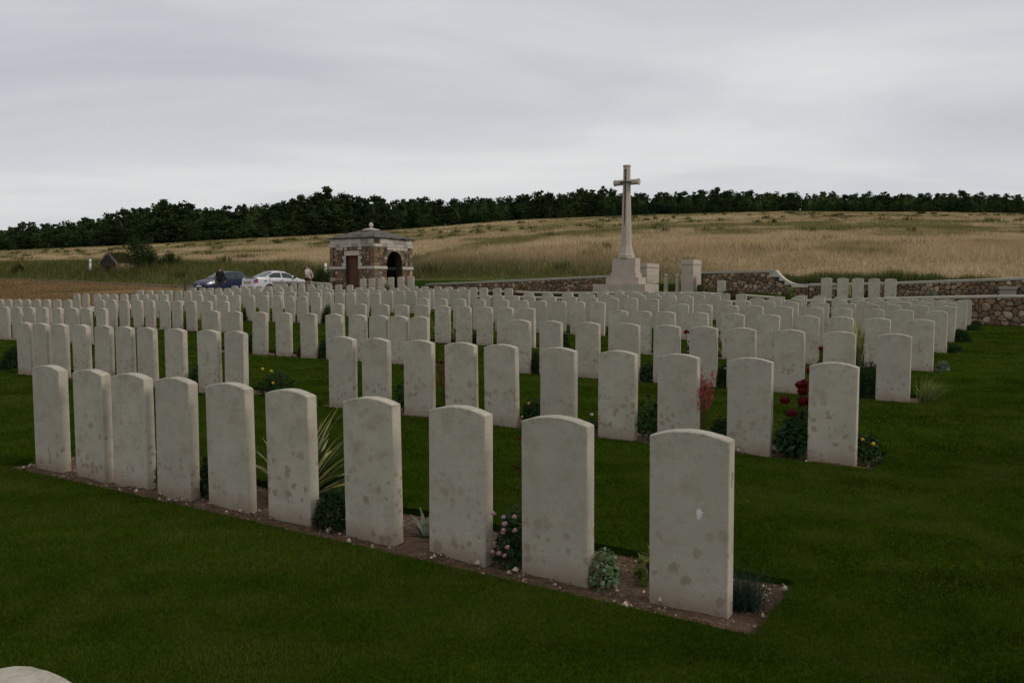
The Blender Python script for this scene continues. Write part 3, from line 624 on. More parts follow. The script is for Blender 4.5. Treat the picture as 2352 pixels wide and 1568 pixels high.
g_ = np.array([.03, .062, .008])*NR.uniform(.6, 1.5, (n_, 1)); blades('terrace_grass', np.stack([X_, Y_, np.where(w_ < 30, zta(c_, w_)-.05, zt2(c_)-.03)], 1), .05*NR.uniform(.5, 1.3, n_), np.full(n_, .03), .5*NR.random(n_), g_*.7, g_*1.2, M['blade'], 'short grass on the raised terrace behind the last row')
w1top = lambda c: I(c, [-9, -1, .44, 2.8, 5.6, 8.3, 11.3, 16.8, 24, 31.2], [1.3, 1.19, 1.16, 1.09, .99, .91, .95, 1.03, 1.1, 1.16])
flint_wall('retaining_wall', 'long low flint retaining wall with pale coping behind the backmost row', -9, 31.2, 27.3, .34, w1top, lambda c: lz(c, 27.1), [(-4.4, 9.5), (15.5, 19)], .075, 1.6, (.235, .18))
flint_wall('kerb_wall', 'low stone kerb wall on the upper terrace in front of the cross', 7.4, 24.5, 30.0, .26, lambda c: I(c, [7.4, 8.4, 10, 17.6, 22, 24.5], [1.05, 1.12, 1.23, 1.21, 1.3, 1.28]), lambda c: zt1(c), [(7.6, 11)], .07, 1.5, (.24, .13))
flint_wall('boundary_wall', 'flint boundary wall with grey coping, right of the curved ramp', -9, 7.45, 36, .4, lambda c: I(c, [-9, -.95, 3.8, 7.45], [2.1, 1.84, 1.67, 1.6]), lambda c: zt2(c)-.03, [(-3.2, 7.4)], .1)
hw = flint_wall('boundary_wall', 'higher flint wall between the right gate pier and the curved ramp', 7.45, 12.5, 36, .42, lambda c: I(c, [7.45, 7.9, 8.1, 8.4, 8.7, 8.95, 12.5], [1.5, 1.5, 1.56, 1.66, 1.84, 2.24, 2.24]), lambda c: zt2(c)-.03, [(8.95, 12.4)], .12, cop=False)
def ramp():
    zb = hw.location.z; x = lambda c: 7.45-c; h = .26
    b = MB(); b.extrude([(x(12.5), 2.11-zb), (x(8.98), 2.13-zb), (x(8.98), 2.255-zb), (x(12.5), 2.215-zb)], -h, h); b.build('coping_stone', M['cop'], hw, bevel=.006)
    cur = []
    for i in range(11): a = i/10; cur.append((8.94-.02-1.15*a, 2.25-.65*(1-(1-a)**2.4)))
    steps = [(9.2, 8.75, 1.93), (8.75, 8.5, 1.75), (8.5, 8.2, 1.56), (8.2, 7.45, 1.44)]
    for (ca, ce, zl) in steps:
        top = [(c, z) for c, z in [(9.2, 2.25), (8.96, 2.25)]+cur+[(7.45, 1.6)] if ce < c < ca]
        f = lambda c: float(I(c, [p[0] for p in reversed(cur)], [p[1] for p in reversed(cur)])) if c < 8.92 else 2.25
        pl = [(x(ca), zl-zb), (x(ce), zl-zb), (x(ce), f(ce)-zb)]+[(x(c), z-zb) for c, z in reversed(top)]+[(x(ca), f(ca)-zb)]
        q = MB(); q.extrude(pl, -h+.004, h-.004); q.build('ramp_stone', M['ash'], hw, bevel=.004)
    for pl in cells([(x(8.95), 1.0-zb), (x(7.45), 1.0-zb), (x(7.45), 1.44-zb), (x(8.2), 1.44-zb), (x(8.5), 1.56-zb), (x(8.95), 1.75-zb)], .27, .2): stone_piece(pl, lambda s, z, d: (s, -.21-d, z), .011, rng.uniform(.022, .045), M['flint'], hw)
ramp()
flint_wall('boundary_wall', 'flint boundary wall with grey coping between the shelter and the cross', 16.3, 29.5, 36, .4, lambda c: I(c, [16.3, 17.45, 22.6, 30.5], [2.11, 2.07, 1.89, 1.63]), lambda c: zt2(c)-.05, [(16.4, 29.4)], .11)
flint_wall('boundary_wall', 'short flint wall running left from the shelter, behind the man in a pale shirt', 32.2, 35.25, 30.5, .36, lambda c: I(c, [32.2, 35.25], [1.68, 1.79]), lambda c: .98, [(32.3, 35.2)], .12)
b = MB(); b.box(-.5, .5, -.35, .35, 0, .78); b.box(-.54, .54, -.39, .39, .78, .88)
tag(b.build('end_pier', M['ash'], None, bevel=.012, loc=cw(35.85, 30.5, .93), rz=ROT), 'pale block pier ending the short wall left of the shelter', 'pier')
# kerb along the left side of the plot
def kerb():
    t = empty('edge_kerb', cw(31.32, -6, 0), ROT); tag(t, 'pale low kerb along the left edge of the lawn, beside the stubble field', 'kerb')
    w = -6.
    while w < 29:
        e = w+rng.uniform(1.3, 1.6); b = MB(); za, ze = lz(31, w)+.2, lz(31, e)+.2
        x0, x1 = -.13, .13; b.add([(x0, w+6.003, za-.5), (x1, w+6.003, za-.5), (x1, e+5.997, ze-.5), (x0, e+5.997, ze-.5), (x0, w+6.003, za), (x1, w+6.003, za), (x1, e+5.997, ze), (x0, e+5.997, ze)], [(3, 2, 1, 0), (4, 5, 6, 7), (0, 1, 5, 4), (1, 2, 6, 5), (2, 3, 7, 6), (3, 0, 4, 7)])
        b.build('kerb_stone', M['ash'], t, bevel=.01); w = e
kerb()

# ------------------------------------------------------------------ cross
def cross():
    z0 = 1.13; t = empty('memorial_cross', cw(15.75, 34.1, z0), ROT); tag(t, 'tall pale stone cross with a dark bronze sword, on stepped base', 'cross')
    def blk(nm, a, d, z_a, z_b, n=1, mat='cross'):
        for i in range(n):
            b = MB(); b.box(-a/2+a*i/n+.0015*(i > 0), -a/2+a*(i+1)/n-.0015*(i < n-1), -d/2, d/2, z_a, z_b); b.build(nm, M[mat], t, bevel=.008)
    blk('step', 2.75, 1.75, 0, .47, 3); blk('step', 1.74, .92, .47, .80, 2); blk('plinth', 1.36, .7, .80, 1.02, 1); blk('plinth', 1.24, .6, 1.02, 1.74, 1)
    b = MB(); of = .5; b.lathe([(.41, 1.74), (.41, 1.90), (.38, 1.93), (.355, 2.0), (.31, 2.22), (.285, 2.26)], 8, off=of); b.build('base_moulding', M['cross'], t, bevel=.006)
    b = MB(); b.lathe([(.285, 2.26), (.277, 2.34), (.268, 2.4), (.178, 5.55), (.172, 6.16), (.195, 6.2), (.195, 6.25), (.16, 6.265)], 8, off=of); b.build('shaft', M['cross'], t, bevel=.004)
    for s in (-1, 1):
        b = MB(); b.lathe([(.142, .14), (.14, .55), (.155, .58), (.165, .61), (.165, .655), (.135, .665)], 8, off=of)
        b.v = [(s*z, x, 5.43+y) for x, y, z in b.v]; b.build('cross_arm', M['cross'], t, bevel=.004)
    y = -.275
    sw = MB(); Y_ = lambda z: -(.268+(z-2.4)/(5.55-2.4)*(.178-.268))*.924-.02
    vs = []; fs = []
    for z, hw_ in ((3.32, .004), (3.55, .022), (4.3, .034), (5.4, .044)):
        vs += [(-hw_, Y_(z), z), (0, Y_(z)-.018, z), (hw_, Y_(z), z), (0, Y_(z)+.03, z)]
    for k in range(3):
        for i in range(4): j = (i+1) % 4; fs.append((k*4+i, k*4+j, k*4+4+j, k*4+4+i))
    fs += [(0, 1, 2, 3), (15, 14, 13, 12)]; sw.add(vs, fs); sw.build('sword_blade', M['bronze'], t)
    b = MB(); b.tube([(-.3, -.165, 5.42), (0, -.19, 5.43), (.3, -.165, 5.42)], [.034, .03, .034], 8); b.build('sword_guard', M['bronze'], t)
    b = MB(); b.tube([(0, -.18, 5.43), (0, -.18, 5.6), (0, -.18, 5.95)], [.03, .038, .026], 8); b.lathe([(.01, 5.93), (.05, 5.97), (.05, 6.02), (.01, 6.06)], 8, cx=0, cy=-.18); b.build('sword_grip', M['bronze'], t)
cross()
# ------------------------------------------------------------------ gate: piers, bollards, steps, tablet, seat
def pier(c, w, z0, z1, a, d, label):
    t = empty('gate_pier', cw(c, w, z0), ROT); tag(t, label, 'gate pier'); h = z1-z0; n = 4
    for i in range(n-1):
        b = MB(); b.box(-a/2+.012*(i > 0), a/2-.012*(i > 0), -d/2+.012*(i > 0), d/2-.012*(i > 0), h*.86*i/(n-1), h*.86*(i+1)/(n-1)-.003); b.build('block', M['cross'], t, bevel=.01)
    b = MB(); b.box(-a/2-.02, a/2+.02, -d/2-.02, d/2+.02, h*.86, h*.88); b.taper(a/2, d/2, h*.88, a/2-.012, d/2-.012, h); b.build('cap', M['cross'], t, bevel=.008)
pier(13.2, 36.3, 1.2, 2.8, .64, 1.2, 'pale stone gate pier beside the high flint wall, right of the bollards')
pier(15.62, 36.5, 1.2, 2.66, .64, 1.65, 'pale stone gate pier just behind the foot of the cross')
for c, l in ((14.41, 'left of two pale round-topped stone bollards in the gateway'), (13.76+.03, 'right of two pale round-topped stone bollards in the gateway')):
    t = empty('stone_bollard', cw(c, 36.0, 1.2), ROT); tag(t, l, 'bollard', 'bollards in the gateway')
    b = MB(); b.lathe([(.13, 0), (.125, .12), (.115, .14), (.098, .72), (.1, .74), (.1, .78)], 10); b.build('shaft', M['cross'], t, smooth=False)
    b = MB(); b.lathe([(.103, .78), (.1, .82), (.08, .88), (.045, .92), (.005, .935)], 12); b.build('rounded_top', M['cross'], t, smooth=True)
for i, (w, z0, z1) in enumerate(((36.75, 1.05, 1.33), (37.15, 1.05, 1.5))):
    b = MB(); b.box(-1.15, 1.15, -.2, .2, 0, z1-z0); tag(b.build('gate_step', M['cross'], None, bevel=.012, loc=cw(14.6, w, z0), rz=ROT), ['lower', 'upper'][i]+' pale stone step in the gateway between the piers', 'step')
b = MB(); b.extrude([(-.18, 0), (.18, 0), (.18, .56), (.1, .585), (0, .595), (-.1, .585), (-.18, .56)], -.05, .05); tag(b.build('stone_tablet', M['head'], None, bevel=.006, loc=cw(10.67, 33.2, 1.17), rz=ROT), 'small pale upright tablet in front of the high flint wall', 'tablet')
t = empty('stone_bench', cw(-.42, 35.55, 1.06), ROT); tag(t, 'small pale stone bench let into the right boundary wall', 'bench')
b = MB(); b.box(-.33, .33, -.2, .22, .3, .42); b.build('seat_slab', M['ashgrey'], t, bevel=.012)
b = MB(); b.box(-.29, .29, -.15, .22, 0, .297); b.build('seat_base', M['ashgrey'], t, bevel=.008)

# ------------------------------------------------------------------ shelter
def shelter():
    Z0 = 1.05; S = 3.3; C0, W0 = 29.34, 31.05; t = empty('stone_shelter', cw(C0, W0, Z0), ROT); tag(t, 'small square rubble-stone shelter with slate roof, arch and plank door', 'shelter')
    H = 3.1; T = .45                                    # local: x runs right (-c) so the building spans x in [-S, 0], y in [0, S]
    zs, zs1 = 1.40, 1.57                                # string course
    dx0, dx1, dz = -2.08, -1.17, 2.15                   # doorway
    ay, ar, asp = 1.72, .66, 1.75                       # arch centre, radius, springing
    # walls (mortared core)
    b = MB(); b.extrude([(-S, 0), (dx0, 0), (dx0, dz), (dx1, dz), (dx1, 0), (0, 0), (0, H), (-S, H)], .02, T); fr = b.build('front_wall', M['mortar'], t)
    arc = [(ay+ar*math.cos(a), asp+ar*math.sin(a)) for a in [math.pi*i/14 for i in range(15)]]
    b = MB(); pl = [(T, 0), (ay-ar, 0)]+list(reversed(arc))+[(ay+ar, 0), (S-T, 0), (S-T, H), (T, H)]
    n = len(pl); vs = [(-.02, y, z) for y, z in pl]+[(-T, y, z) for y, z in pl]; b.add(vs, [tuple(range(n)), tuple(range(2*n-1, n-1, -1))]+[(i, i+n, (i+1) % n+n, (i+1) % n) for i in range(n)]); sd_ = b.build('arch_wall', M['mortar'], t)
    b = MB(); b.box(-S, -S+T, T, S-T, 0, H); b.build('side_wall', M['mortar'], t); b = MB(); b.box(-S, -.02, S-T, S, 0, H); bk = b.build('back_wall', M['mortar'], t)
    b = MB(); b.box(-S+T, -T, T, S-T, 0, .06); b.build('floor', M['ashgrey'], t)
    A = lambda s, z, d: (s, .02-d, z); B = lambda s, z, d: (-.02+d, s, z)
    q = .36
    def zone(par, P, x0, x1, z0, z1, st=(.25, .185)):
        for pl in cells([(x0, z0), (x1, z0), (x1, z1), (x0, z1)], *st): stone_piece(pl, P, .01, rng.uniform(.02, .045), M['rub'], par)
    for x0, x1, z0, z1 in ((-S+q, dx0-.02, 0, zs), (dx1+.02, -q, 0, zs), (-S+q, dx0-.3, zs1, 2.62), (dx1+.3, -q, zs1, 2.62), (dx0-.3, dx1+.3, 2.42, 2.62)): zone(fr, A, x0, x1, z0, z1)
    zone(sd_, B, q, ay-ar-.02, 0, zs); zone(sd_, B, ay+ar+.02, S-q, 0, zs); zone(sd_, B, q, ay-ar-.3, zs1, 2.62); zone(sd_, B, ay+ar+.3, S-q, zs1, 2.62)
    for y0, y1 in ((q, ay-.75), (ay+.75, S-q)): pass
    def block(par, x0, x1, z0, z1, P, mat, d=.03, nm='block'):
        b = MB(); vs = [P(x, z, e) for e in (-.05, d) for x, z in ((x0+.005, z0+.005), (x1-.005, z0+.005), (x1-.005, z1-.005), (x0+.005, z1-.005))]; b.add(vs, [(0, 1, 2, 3), (7, 6, 5, 4), (0, 4, 5, 1), (1, 5, 6, 2), (2, 6, 7, 3), (3, 7, 4, 0)]); b.build(nm, mat, par, bevel=.014)
    # quoins of darker rough blocks
    for par, P, e in ((fr, A, 'l'), (sd_, B, 'r')):
        z = 0.; k = 0
        while z < 2.6:
            h = rng.uniform(.2, .3); z2 = min(z+h, 2.62)
            if z < zs < z2: z2 = zs
            if zs <= z < zs1: z = zs1; z2 = z+h
            ln = q+(.14 if k % 2 else -.02)
            if e == 'l': block(par, -S-.01, -S+ln-.1, z, z2, P, M['rub'], .035, 'quoin')
            else: block(par, S-ln+.1, S+.01, z, z2, P, M['rub'], .035, 'quoin')
            z = z2; k += 1
    z = 0.; k = 0
    while z < 2.6:                                      # near corner quoins wrap both faces
        h = rng.uniform(.2, .3); z2 = min(z+h, 2.62)
        if z < zs < z2: z2 = zs
        if zs <= z < zs1: z = zs1; z2 = z+h
        lx, ly = (q+.1, q-.06) if k % 2 else (q-.06, q+.1); b = MB(); b.box(-lx, .015, -.015, ly, z+.004, z2-.004, j=.006); b.build('quoin', M['rub'], fr, bevel=.02); z = z2; k += 1
    # string course, jambs, lintel
    for x0, x1 in ((-S-.05, -S+.5), (-S+.503, dx0-.003), (dx1+.003, -.5), (-.497, .06)): block(fr, x0, x1, zs, zs1, A, M['ash'], .07, 'string_course')
    for y0, y1 in ((-.04, .5), (.503, ay-ar), (ay+ar, S-.4), (S-.397, S+.06)): block(sd_, y0, y1, zs, zs1, B, M['ash'], .07, 'string_course')
    zj = zs1
    for k in range(3):
        h = (dz-zs1)/3; ln = (.3, .18, .27)[k]
        block(fr, dx0-ln, dx0, zj, zj+h, A, M['ash'], .04, 'jamb'); block(fr, dx1, dx1+ln, zj, zj+h, A, M['ash'], .04, 'jamb'); zj += h
    block(fr, dx0-.1, dx1+.12, dz, dz+.27, A, M['ash'], .055, 'lintel')
    for k, (x0, x1) in enumerate(((dx0-.3, dx0-.1), (dx1+.12, dx1+.3))): zone(fr, A, x0, x1, dz, 2.62)
    # door of upright planks, set back
    d = empty('door', (0, 0, 0)); d.parent = t; xs = [dx0+.02+(dx1-dx0-.04)*i/5 for i in range(6)]
    for i in range(5): b = MB(); b.box(xs[i]+.003, xs[i+1]-.003, .17, .21+rng.uniform(-.003, .003), .03, dz-.02); b.build('plank', M['wood'], d, bevel=.004)
    b = MB(); b.box(dx0+.03, dx1-.1, .155, .17, .5, .56); b.box(dx0+.03, dx1-.1, .155, .17, 1.6, 1.66); b.build('hinge_strap', M['trim'], d)
    b = MB(); b.tube([(dx1-.12, .15, 1.0), (dx1-.12, .13, 1.03), (dx1-.12, .13, 1.1), (dx1-.12, .15, 1.13)], .01, 6); b.build('handle', M['trim'], d)
    # voussoirs
    n = 13
    for i in range(n):
        a0, a1 = math.pi*i/n, math.pi*(i+1)/n; key = i == n//2; r1 = ar+(.34 if key else rng.uniform(.24, .3)); g = .012
        pts = [(ay+r*math.cos(a), asp+r*math.sin(a)) for r, a in ((ar+.005, a0+g), (r1, a0+g*.7), (r1, a1-g*.7), (ar+.005, a1-g))]
        b = MB(); b.add([B(y, z, e) for e in (-.2, .05 if key else rng.uniform(.02, .04)) for y, z in pts], [(0, 1, 2, 3), (7, 6, 5, 4), (0, 4, 5, 1), (1, 5, 6, 2), (2, 6, 7, 3), (3, 7, 4, 0)]); b.build('keystone' if key else 'voussoir', M['ash'] if key else M['rub'], sd_, bevel=.012)
    # spandrels: fill between the voussoirs and the ashlar rows
    for y0, y1 in ((q, ay-.62), (ay+.62, S-q)):
        for pl in cells([(y0, 2.3), (y1, 2.3), (y1, 2.62), (y0, 2.62)], .24, .17):
            if all(math.dist(p, (ay, asp)) > ar+.24 for p in pl): stone_piece(pl, B, .01, .03, M['rub'], sd_)
    # rows of pale blocks under the eaves: a ragged lower row and a smooth frieze
    for P, par, f in ((A, fr, lambda v: -v), (B, sd_, lambda v: v)):
        s = -.06; 
        while s < S+.05:
            e = min(s+rng.uniform(.28, .5), S+.06); lo = 2.62 if rng.random() < .6 else 2.5
            x0, x1 = sorted((f(s), f(e))); block(par, x0, x1, 2.625, 2.80, P, M['ash'] if rng.random() < .75 else M['ashgrey'], .05, 'eaves_block')
            if lo < 2.6 and .3 < s < S-.6: block(par, x0, x1, 2.47, 2.62, P, M['ash'], .045, 'eaves_block')
            s = e
        s = -.005
        while s < S:
            e = min(s+rng.uniform(.4, .6), S); e = S+.0 if S-e < .2 else e; x0, x1 = sorted((f(s), f(e))); block(par, x0, x1, 2.80, 3.09, P, M['ash'] if rng.random() < .7 else M['ashgrey'], .02, 'frieze_block'); s = e
    # inner back wall seen through the arch
    IN = lambda s, z, d: (s, S-T-d, z); IS = lambda s, z, d: (-S+T+d, s, z)
    block(bk, -S+T, -T, zs, zs1, IN, M['ash'], .05, 'string_course'); block(bk, T, S-T, zs, zs1, IS, M['ash'], .05, 'string_course')
    for pl in cells([(T, 0), (S-T, 0), (S-T, zs), (T, zs)], .3, .22): stone_piece(pl, IS, .01, .03, M['rub'], bk)
    for pl in cells([(T, zs1), (S-T, zs1), (S-T, 2.5), (T, 2.5)], .3, .22): stone_piece(pl, IS, .01, .03, M['rub'], bk)
    # roof of stone slates in courses
    rf = MB(); e0 = S/2+.01; ze, za = 3.1, 3.64; cxm, cym = -S/2, S/2; rf.taper(e0, e0, ze, .25, .25, za-.02); rf.v = [(x+cxm, y+cym, z) for x, y, z in rf.v]; roof = rf.build('roof', M['mortar'], t)
    nc = 7
    for k in range(nc):
        f0, f1 = k/nc, (k+1.35)/nc; r0 = e0+.1-(e0+.1-.2)*f0; r1 = e0+.1-(e0+.1-.2)*min(f1, 1.02); z0 = ze+(za-ze)*f0; z1 = ze+(za-ze)*min(f1, 1.02)+.005
        for sde in range(4):
            s = -r0; ang = sde*math.pi/2
            while s < r0-.02:
                e = min(s+rng.uniform(.28, .52), r0); e = r0 if r0-e < .14 else e; th = rng.uniform(.045, .075); d0 = rng.uniform(-.02, .05); z0_ = z0+rng.uniform(.0, .03)
                m = lambda x: max(-r1, min(r1, x)); pts = [(s+.006, -r0-d0, z0_), (e-.006, -r0-d0, z0_), (m(e)-.004, -r1, z1), (m(s)+.004, -r1, z1)]
                vs = pts+[(x, y, z+th) for x, y, z in pts]; ca, sa = math.cos(ang), math.sin(ang); vs = [(cxm+x*ca-y*sa, cym+x*sa+y*ca, z) for x, y, z in vs]
                if abs(m(e)-m(s)) < .02: vs = vs
                b = MB(); b.add(vs, [(3, 2, 1, 0), (4, 5, 6, 7), (0, 1, 5, 4), (1, 2, 6, 5), (2, 3, 7, 6), (3, 0, 4, 7)]); b.build('slate', M['slate'], roof); s = e
    b = MB(); b.taper(.36, .36, za, .34, .34, za+.06); b.taper(.34, .34, za+.06, .1, .1, za+.13); b.v = [(x+cxm, y+cym, z) for x, y, z in b.v]; b.build('cap_stone', M['ash'], roof, bevel=.01)
    b = MB(); nn = 24; prof = [(.085, .11), (.07, .14), (.05, .17), (.085, .21), (.115, .27), (.115, .34), (.085, .41), (.035, .45), (.005, .46)]; vs = []
    b.lathe([(r, za+z) for r, z in prof], nn, cx=cxm, cy=cym)
    for i, v in enumerate(b.v):
        k = (i % nn) % 3; s = 1.07 if k == 0 else .97; b.v[i] = (cxm+(v[0]-cxm)*s, cym+(v[1]-cym)*s, v[2])
    b.build('finial', M['ash'], roof)
shelter()

# ------------------------------------------------------------------ plants
def leaf_cloud(n, rx, ry, rz, size, seed, shell=.55, z0=0., asp=1.7, lump=.25, droop=0.):
    r = np.random.default_rng(seed); d = r.normal(size=(n, 3)); d /= np.linalg.norm(d, axis=1)[:, None]; d[:, 2] = np.abs(d[:, 2])*1.0-.12*(r.random(n) < .3)
    rad = (shell+(1-shell)*r.random(n)**.5); L = r.normal(size=(7, 3)); L /= np.linalg.norm(L, axis=1)[:, None]
    rad *= 1+lump*(np.max(d@L.T, axis=1)-.75)*1.6
    P = d*rad[:, None]*np.array([rx, ry, rz])+np.array([0, 0, z0])
    return leaves(P, d, size, r, asp)
def leaves(P, d, size, r, asp=1.7):
    n = len(P); nrm = d*.8+r.normal(size=(n, 3))*.6+np.array([0, 0, .35]); nrm /= np.linalg.norm(nrm, axis=1)[:, None]
    a = np.cross(nrm, r.normal(size=(n, 3))); a /= np.linalg.norm(a, axis=1)[:, None]; b = np.cross(nrm, a); s = size*r.uniform(.6, 1.25, n)[:, None]
    V = np.stack([P-a*s*asp/2, P+b*s*.42-nrm*s*.08, P+a*s*asp/2, P-b*s*.42-nrm*s*.08], 1)
    return V.reshape(-1, 3), np.arange(4*n).reshape(n, 4)
def bloom(par, p, rad, mat, seed, nm='flower'):
    r = random.Random(seed); b = MB(); n = 30; p = Vector(p)
    for i in range(n):
        zf = 1-1.55*(i+.5)/n; a = i*2.39996+r.uniform(-.2, .2); q = math.sqrt(max(0, 1-zf*zf)); d = Vector((q*math.cos(a), q*math.sin(a), zf)); k = rad*(.62+.38*(i/n))*r.uniform(.85, 1.15)
        t1 = d.cross(Vector((0, 0, 1))); t1 = t1.normalized() if t1.length > .1 else Vector((1, 0, 0)); t2 = t1.cross(d).normalized(); w = rad*r.uniform(.36, .5); c = p+d*k*.8+Vector((0, 0, rad*.1)); nn = d*(w*.35)
        b.add([c-t2*w*.9-nn, c-t1*w, c+t2*w*.9+nn*r.uniform(.2, 1.6), c+t1*w], [(0, 1, 2), (0, 2, 3)])
    return b.build(nm, mat, par, fix=False)
def stems(par, lst, mat, nm='stem'):
    b = MB()
    for pts, r in lst: b.tube(pts, [r*(1-.5*i/(len(pts)-1)) for i in range(len(pts))], 5)
    return b.build(nm, mat, par)
GP = 'plants between the headstones'
def plant_root(nm, c, w, label, z=None):
    t = empty(nm, cw(c, w, (lz(c, w)-BED_D) if z is None else z), ROT); tag(t, label, 'plant' if nm not in ('rose', 'yucca', 'shrub') else nm, GP); return t
SEED = [100]
def nseed(): SEED[0] += 1; return SEED[0]
def shrub(c, w, rx, rz, label, leaf='box_leaf', size=.022, n=None, blooms=(), z=None, nm='shrub', shell=.5, ry=None, asp=1.7):
    t = plant_root(nm, c, w, label, z); s = nseed(); n = n or int(1700*(rx*rz)/(.2*.25)/(size/.022)**1.3)
    V, F = leaf_cloud(n, rx, ry or rx, rz, size, s, shell, .02, asp); np_obj('foliage', V, F, M[leaf], None, t)
    r = random.Random(s); stems(t, [([(0, 0, 0), (r.uniform(-.3, .3)*rx, r.uniform(-.3, .3)*rx, rz*.5), (r.uniform(-.7, .7)*rx, r.uniform(-.7, .7)*rx, rz*.85)], .006) for _ in range(5)], M['stem'])
    for i, (bx, by, bz, br, bm) in enumerate(blooms): bloom(t, (bx, by, bz), br, M[bm], s*7+i)
    return t
def rose(c, w, h, label, heads, leaf='rose_leaf', bm='bl_red', n=170, spread=.2, stemm='stem', br=.05, bush=.28):
    t = plant_root('rose', c, w, label); s = nseed(); r = random.Random(s); NRr = np.random.default_rng(s); ls = []; LP = []
    for hx, hy, hz in heads:
        p0 = Vector((r.uniform(-.03, .03), r.uniform(-.03, .03), 0)); p3 = Vector((hx, hy, hz)); mid = (p0+p3)/2+Vector((r.uniform(-.05, .05), r.uniform(-.04, .04), 0)); ls.append(([p0, mid, p3], .006))
        for i in range(9): f = r.uniform(.3, .85); q = p0.lerp(p3, f); LP.append((q.x+r.uniform(-.05, .05), q.y+r.uniform(-.05, .05), q.z+r.uniform(-.03, .03)))
    for i in range(6): a = r.uniform(0, 6.28); ls.append(([(0, 0, 0), (spread*.5*math.cos(a), spread*.5*math.sin(a), bush*.6), (spread*math.cos(a), spread*math.sin(a), bush)], .005))
    stems(t, ls, M[stemm]); V, F = leaf_cloud(n, spread, spread, bush, .045, s, .35, .06); LP = np.array(LP); dd = NRr.normal(size=LP.shape); dd /= np.linalg.norm(dd, axis=1)[:, None]
    V2, F2 = leaves(LP, dd, .038, NRr); np_obj('foliage', np.concatenate([V, V2]), np.concatenate([F, F2+len(V)]), M[leaf], None, t)
    for i, p in enumerate(heads):
        if br: bloom(t, p, br*r.uniform(.85, 1.15), M[bm], s*5+i)
    return t
def strap(b, base, az, ln, wd, lean, curl, mi_pattern, tw=0.):
    n = 7; dx, dy = math.cos(az), math.sin(az); sx, sy = -dy, dx; cols = 5; pts = []
    x = z = 0.; ang = lean
    for i in range(n+1):
        f = i/n; wv = wd*(.55+1.3*f*(1-f)+.15*(1-f))*(1-f**5)+.0008; row = []
        for k in range(cols):
            u = (k/(cols-1)-.5); row.append((base[0]+dx*x+sx*u*wv, base[1]+dy*x+sy*u*wv, base[2]+z+abs(u)*wv*.35))
        pts.append(row); ang = lean+curl*f*f; x += math.sin(ang)*ln/n; z += math.cos(ang)*ln/n
    vs = [p for rw in pts for p in rw]
    for k in range(cols-1):
        b.add(vs, [(i*cols+k, i*cols+k+1, (i+1)*cols+k+1, (i+1)*cols+k) for i in range(n)], mi_pattern[k])
def yucca(c, w, h, n, label, mats=('yuc_g', 'yuc_c'), wd=.045, pat=(0, 1, 0, 1), z=None, lean=(.05, 1.15), flat=1., nm='yucca', seed=None):
    t = plant_root(nm, c, w, label, z); r = random.Random(seed or nseed()); g = 0
    for i in range(n):
        f = i/n; b = MB(); az = i*2.4+r.uniform(-.3, .3); az = -az if math.sin(az) < -.28 else az; az = math.atan2(flat*math.sin(az), math.cos(az)); le = lean[0]+(lean[1]-lean[0])*f**1.2; p = pat if r.random() < .5 else tuple(reversed(pat))
        if r.random() < .3: p = (0, 1, 1, 0)
        strap(b, (.02*math.cos(az), .02*math.sin(az), .02), az, h*r.uniform(.75, 1.1)*(1-.25*f), wd*r.uniform(.75, 1.15), le, r.uniform(.1, .7)+.6*f, p); b.build('leaf', [M[m] for m in mats], t, fix=False, smooth=True)
    return t
def tuft(c, w, h, n, label, mat='blue_leaf', wd=.004, z=None, lean=.9, dirn=None, curl=1.2):
    t = plant_root('grass_tuft', c, w, label, z); r = random.Random(nseed()); b = MB()
    for i in range(n):
        az = r.uniform(0, 6.28) if dirn is None else dirn+r.gauss(0, .9); le = lean*r.random()**.8; ln = h*r.uniform(.6, 1.1); x = r.gauss(0, .03); y = r.gauss(0, .03); pts = []; ang = le; px, pz = 0., 0.
        for k in range(5): pts.append((px, pz)); ang = le+curl*(k/4)**2*r.uniform(.6, 1.2); px += math.sin(ang)*ln/4; pz += math.cos(ang)*ln/4
        dx, dy = math.cos(az), math.sin(az); vs = []
        for k, (a, zz) in enumerate(pts): q = wd*(1-k/4.4); vs += [(x+dx*a-dy*q, y+dy*a+dx*q, zz), (x+dx*a+dy*q, y+dy*a-dx*q, zz)]
        b.add(vs, [(2*k, 2*k+1, 2*k+3, 2*k+2) for k in range(4)])
    b.build('blades', M[mat], t, fix=False); return t
def spikes(c, w, h, n, label, mat='bl_coral', stemm='rstem', z=None, dens=26, sp=.08, leaf='rose_leaf'):
    t = plant_root('flower_spike', c, w, label, z); r = random.Random(nseed()); ls = []; b = MB()
    for i in range(n):
        tx, ty = r.uniform(-sp, sp), r.uniform(-sp, sp); hh = h*r.uniform(.75, 1.05); ls.append(([(r.uniform(-.02, .02), r.uniform(-.02, .02), 0), (tx*.5, ty*.5, hh*.6), (tx, ty, hh)], .0028))
        for k in range(dens):
            f = r.uniform(.62, 1.); q = Vector((tx*f, ty*f, hh*f))+Vector((r.gauss(0, .018), r.gauss(0, .018), r.gauss(0, .012))); s = r.uniform(.004, .009)
            b.add([q+Vector(v)*s for v in ((1, 0, 0), (-1, 0, 0), (0, 1, 0), (0, -1, 0), (0, 0, 1.3), (0, 0, -1.3))], [(0, 2, 4), (2, 1, 4), (1, 3, 4), (3, 0, 4), (2, 0, 5), (1, 2, 5), (3, 1, 5), (0, 3, 5)])
    stems(t, ls, M[stemm]); tag(b.build('bells', M[mat], t), kind='stuff'); V, F = leaf_cloud(90, .12, .12, .1, .04, nseed(), .4); np_obj('foliage', V, F, M[leaf], None, t); return t
